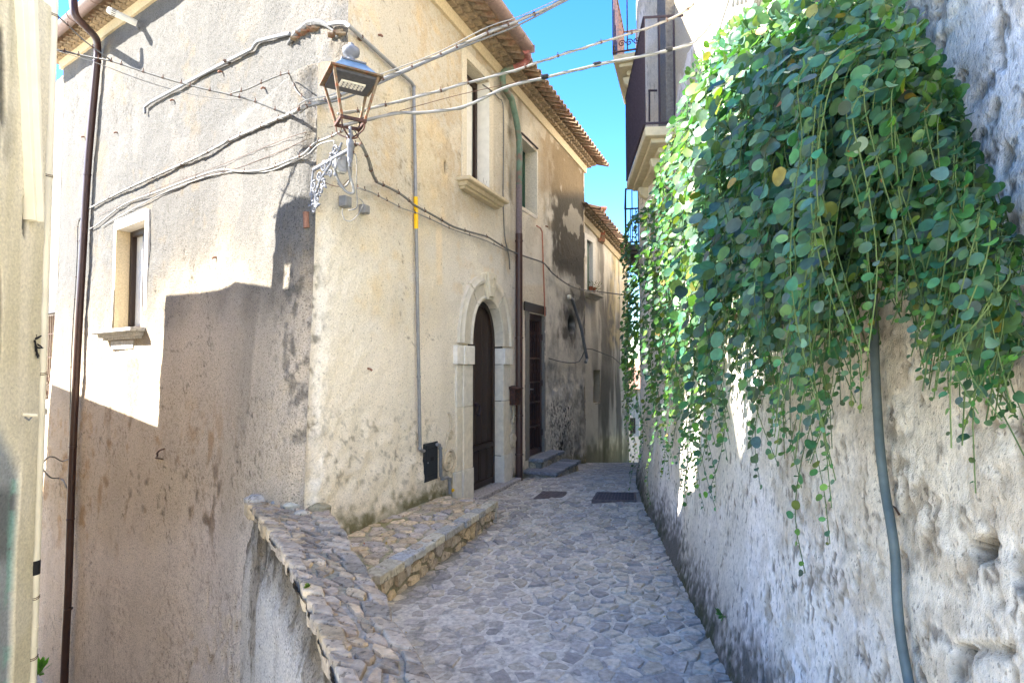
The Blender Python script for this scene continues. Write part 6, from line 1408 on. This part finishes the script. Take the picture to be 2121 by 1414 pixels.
def strand(u0, v0, u1, v1, o0, o1, dens=1.0, sz=1.0, bend=0.0):
    v0 = max(v0, icurve(TOPU, u1)+8); P1 = whit(u1, v1, o1); r0 = ray(u1, v0); zt = CAMZ + r0.z/r0.y*P1.y
    Pb = whit(u1+rv.uniform(-15, 15), v0, .04); wq = .25+.6*float(sm(1700, 1900, u1)); y0_ = P1.y+rv.uniform(-.1, .12); y0_ = y0_+(Pb.y-y0_)*wq
    P0 = Vector((float(wallX(y0_, zt))-.03, y0_, zt-rv.uniform(0, .08)))
    drop = zt-P1.z
    if drop < .15: return
    pts = [P0]; sh = min(.16, drop*.3)
    for k in range(1, 5):
        t = k/4; q = P0.lerp(Vector((P1.x, P1.y, zt-sh)), t**.85); q.z = P0.z + (zt-sh-P0.z)*t**2 + .05*math.sin(math.pi*t); pts.append(q)
    nh = max(2, int((pts[-1].z-P1.z)/.14)); ph = rv.uniform(0, 6); base = pts[-1].copy()
    for k in range(1, nh+1):
        t = k/nh; q = base.lerp(P1, t); a_ = .014+.030*t; q += Vector((a_*math.sin(ph+k*.9), a_*math.cos(ph*1.3+k*.8), 0)) + Vector((0, bend*math.sin(math.pi*t), 0)); pts.append(q)
    Q = crom(pts, 3); stems.append((Q, .0015))
    L_ = 0; tot = sum((Q[i+1]-Q[i]).length for i in range(len(Q)-1)); nxt = rv.uniform(.0, .04); side = 1
    for i in range(len(Q)-1):
        sl_ = (Q[i+1]-Q[i]).length
        while nxt < L_+sl_:
            t = nxt/tot; p = Q[i].lerp(Q[i+1], (nxt-L_)/sl_); tg = (Q[i+1]-Q[i]).normalized()
            sidev = Vector((0, 1, 0))*side*rv.uniform(.5, 1) + nrm*rv.uniform(.1, .9) + tg*rv.uniform(.1, .7) + Vector((0, 0, rv.uniform(-.3, .25)))
            size = sz*min(.054, max(.026, p.y*.0245))*rv.uniform(.66, 1.28)*(1-.58*sm(.68, 1.0, t)) * (.75+.25*sm(0, .1, t))
            ulev, vlev = proj(p); r_ = rv.random(); gl = (1-sm(1380, 1560, float(ulev)))*.7 + .06  # more yellow-green towards the left puts sunlight into the leaf colour
            colr = rv.choice(LCOLG) if r_ < gl*.75 else (rv.choice(LODD) if r_ > .98 else rv.choice(LCOL))
            if t > .85 and rv.random() < .5: colr = rv.choice(LCOLG)
            add_leaf(p, sidev, size, tuple(c*rv.uniform(.65, 1.25) for c in colr), upmix=1)
            side = -side; nxt += rv.uniform(.022, .042)/dens
        L_ += sl_
NS = 400
for i in range(NS):
    u1 = 1305 + (2125-1305)*((i+rv.random())/NS)**.85
    if 1500 < u1 < 1570 and rv.random() < .30: u1 += rv.choice((-60, 60))
    vb = icurve(BOT, u1); f_ = rv.random()**1.35
    u0 = u1 + rv.uniform(-25, 45) + 60*(1-sm(1320, 1460, u1)) - 25*sm(1950, 2100, u1)
    vt = icurve(TOPU, u0); v0 = vt + rv.uniform(5, 60) + (rv.random() < .45)*rv.uniform(40, 330)
    lo_ = vt + (vb-vt)*.58; v1 = vb - (vb-lo_)*f_ + rv.uniform(-10, 8)
    if v1 < v0+80: v1 = v0+120
    d_ = rv.random(); omax = .16+.26*sm(1350, 1500, u1)*(1-.85*sm(1720, 1980, u1)) 
    strand(u0, v0, u1, v1, .04+.10*rv.random(), .05+omax*d_, dens=1.0, sz=1.0+.10*d_, bend=rv.uniform(-.04, .04))
# named single trailers seen in the photograph
for (u0, v0, u1, v1, o) in ((1650, 300, 1692, 1195, .25), (1690, 350, 1700, 960, .22), (1590, 400, 1583, 1015, .2), (1440, 330, 1452, 1062, .2), (1455, 300, 1472, 1055, .3), (1400, 330, 1352, 1045, .2), (1420, 400, 1398, 1000, .15), (2050, 430, 2078, 1030, .12), (2020, 400, 2040, 860, .15), (1470, 350, 1520, 960, .12), (1560, 300, 1700, 700, .35), (1600, 180, 1760, 620, .4), (1380, 380, 1322, 990, .12), (1375, 400, 1310, 940, .1), (1640, 300, 1640, 880, .28), (1330, 520, 1303, 890, .06)):
    strand(u0, v0, u1, v1, .1, o, dens=.85, sz=1.05)
# wispy side shoots at the left edge
for k in range(26):
    u0 = rv.uniform(1335, 1400); v0 = rv.uniform(420, 900); p = whit(u0, v0, .12); n_ = rv.randint(4, 7); pts = [p]; q = p.copy(); dv = Vector((-.05, rv.uniform(.01, .06), rv.uniform(-.02, .03)))
    for j in range(n_): q = q+dv*rv.uniform(.7, 1.2); dv.z -= .012; pts.append(q.copy())
    Q = crom(pts, 3); stems.append((Q, .0013))
    for j in range(2, len(Q), 2): add_leaf(Q[j], Vector((rv.uniform(-1, .3), rv.uniform(-1, 1), rv.uniform(-.8, .6))), rv.uniform(.014, .032), tuple(c*rv.uniform(.85, 1.2) for c in rv.choice(LCOLG)))
# crown of leaves at the top where the vine starts, sunlight put in as more yellow-green leaves
for k in range(2200):
    u0 = rv.uniform(1425, 1985); vt = icurve(TOPU, u0); v0 = vt + abs(rv.gauss(0, 1))*110; o = rv.uniform(.03, .34)*(1-sm(1850, 1990, u0)*.6)
    p = whit(u0, v0, o)
    g_ = rv.random(); colr = rv.choice(LCOLG) if g_ < .40 else (rv.choice(LODD) if g_ > .96 else rv.choice(LCOL))
    add_leaf(p, Vector((rv.uniform(-1, .3), rv.uniform(-1, 1), rv.uniform(-.8, .7))), rv.uniform(.8, 1.25)*min(.048, max(.026, p.y*.0205)), tuple(c*rv.uniform(.85, 1.2) for c in colr))
# dense inner leaves close to the wall
for k in range(2600):
    u0 = rv.uniform(1340, 2100); vt = icurve(TOPU, u0); vb = icurve(BOT, u0); v0 = vt + 25 + (min(vb, 800 if u0 > 1480 else 950)-vt-25)*rv.random()**1.15*.86; o = rv.uniform(.02, .14)
    p = whit(u0, v0, o); add_leaf(p, Vector((rv.uniform(-1, .1), rv.uniform(-1, 1), rv.uniform(-1, .4))), rv.uniform(.8, 1.25)*min(.050, max(.026, p.y*.0235)), tuple(c*rv.uniform(.7, 1.1) for c in rv.choice(LCOL+LCOLG[:2])))
# woody stems at the top
mb = MB(); mb.cur = (1, 1, 1)
for (a_, b_) in (((1500, 60), (1700, 20)), ((1640, 10), (1850, 70)), ((1800, -20), (1960, 180)), ((1560, 20), (1620, 200)), ((1700, 0), (1760, 260)), ((1850, 40), (1890, 110))):
    pts = [whit(a_[0]+(b_[0]-a_[0])*t, a_[1]+(b_[1]-a_[1])*t, .05+.12*math.sin(math.pi*t)) for t in (0, .33, .66, 1)]; mb.tube(pts, .009, 6, 4, rf=lambda s_: .010-.006*s_)
mb.build('branch', mat('vine_bark', lin(150, 138, 100), rough=.9), vine)['kind'] = 'stuff'
# stems as one joined part
mb = MB()
for Q, r_ in stems: mb.tube(Q, r_, 3 if r_ < .0018 else 4, cap=False)
mb.build('stems', M['stem'], vine)['kind'] = 'stuff'
# biggest leaves are parts of their own, the rest one mass
def seen(l):
    p = l[3]; u_, v_ = proj(p)
    if not (-10 < u_ < 2130 and -10 < v_ < 1420): return 0
    w_ = BW_off(p); return l[0].col[0].length/(p-Vector((0, 0, CAMZ))).length * (1 if w_ > .28 else .35+w_)
def BW_off(p): return float(wallX(p.y, p.z))-p.x
order = sorted(range(len(leaves)), key=lambda i: -seen(leaves[i]))
indiv = set(order[:290])
for i in order[:290]:
    m_, k, c, p = leaves[i]; vs, fs = LV[k]
    me = bpy.data.meshes.new('leaf'); me.from_pydata(vs, [], fs); ca = me.color_attributes.new('Col', 'FLOAT_COLOR', 'POINT'); ca.data.foreach_set('color', [*c, 1.]*len(vs)); me.materials.append(M['leaf']); me.polygons.foreach_set('use_smooth', [True]*len(fs))
    o = bpy.data.objects.new('leaf', me); COL.objects.link(o); o.parent = vine; o.matrix_local = Matrix.Translation(-VL) @ m_
V_ = []; Fq = []; C_ = []; base = 0
LVn = [np.c_[np.array(v_), np.ones(len(v_))] for v_, _ in LV]
for i, (m_, k, c, p) in enumerate(leaves):
    if i in indiv: continue
    a = LVn[k] @ np.array(m_).T; V_.append(a[:, :3]-np.array(VL)); C_.append(np.tile([*c, 1.], (len(a), 1))); Fq += [tuple(base+j for j in f) for f in LV[k][1]]; base += len(a)
me = bpy.data.meshes.new('foliage'); V_ = np.concatenate(V_); me.from_pydata(V_.tolist(), [], Fq); ca = me.color_attributes.new('Col', 'FLOAT_COLOR', 'POINT'); ca.data.foreach_set('color', np.concatenate(C_).ravel()); me.materials.append(M['leaf']); me.polygons.foreach_set('use_smooth', [True]*len(me.polygons))
fo = bpy.data.objects.new('foliage', me); COL.objects.link(fo); fo.parent = vine; fo['kind'] = 'stuff'
print('LEAVES', len(leaves))
# ================================================================ SMALL WEEDS
def weed(u_, v_, n, s_, lab, off=.02, P=None, col_=(70, 110, 50)):
    p = P if P is not None else whit(u_, v_, off); t_ = thing('weed', lab, 'weed', tuple(p)); mb = MB()
    for k in range(n):
        dv = Vector((rv.uniform(-1, .2), rv.uniform(-1, 1), rv.uniform(-.3, 1))).normalized(); q = p+dv*s_*rv.uniform(.2, 1); a1 = dv*s_*.32; b1_ = dv.orthogonal().normalized()*s_*.16; r_ = rv.uniform(.7, 1.3); mb.cur = tuple(c*r_ for c in lin(*col_))
        mb.add([p, q-a1*.3+b1_, q+a1, q-a1*.3-b1_], [(0, 1, 2, 3)])
    mb.build('leaves', M['leaf'], t_)['kind'] = 'stuff'
weed(1497, 1275, 16, .045, 'small green weed growing from the foot of the right wall')
weed(1396, 1205, 10, .03, 'tiny weed sprouting low on the right wall beside the paving')
weed(0, 0, 110, .16, 'green weeds growing in the lower lane by the side wall', P=at(80, 1395, 7.4), col_=(90, 150, 50))
weed(0, 0, 40, .026, 'tuft of green moss between the parapet stones', P=flat(640, 1215, PH+.02), col_=(80, 100, 40))
# fallen dry leaves on the ledge and street
t_ = thing('leaf_litter', 'few dry yellow fallen leaves scattered on the ledge and paving', 'fallen leaves', (-.3, 4.8, 0)); mb = MB()
for k in range(70):
    x, y = rv.uniform(-.85, 1.3), rv.uniform(3.2, 6.6)
    if rv.random() < .45: q = fB(rv.uniform(0, 1), rv.uniform(.3, .98), BZ+.02)
    else:
        if x < left_lim(y): continue
        q = Vector((x, y, float(street_z(x, y))+.016))
    a1 = Vector((rv.uniform(-1, 1), rv.uniform(-1, 1), rv.uniform(-.1, .3))).normalized()*rv.uniform(.008, .017); b1_ = a1.cross(UP).normalized()*a1.length*.45; mb.cur = lin(*rv.choice([(170, 140, 70), (140, 104, 60), (190, 170, 90), (150, 80, 50)]))
    mb.add([q-a1, q+b1_+UP*.003, q+a1, q-b1_+UP*.003], [(0, 1, 2, 3)])
mb.build('dry_leaves', M['leaf'], t_)['kind'] = 'stuff'
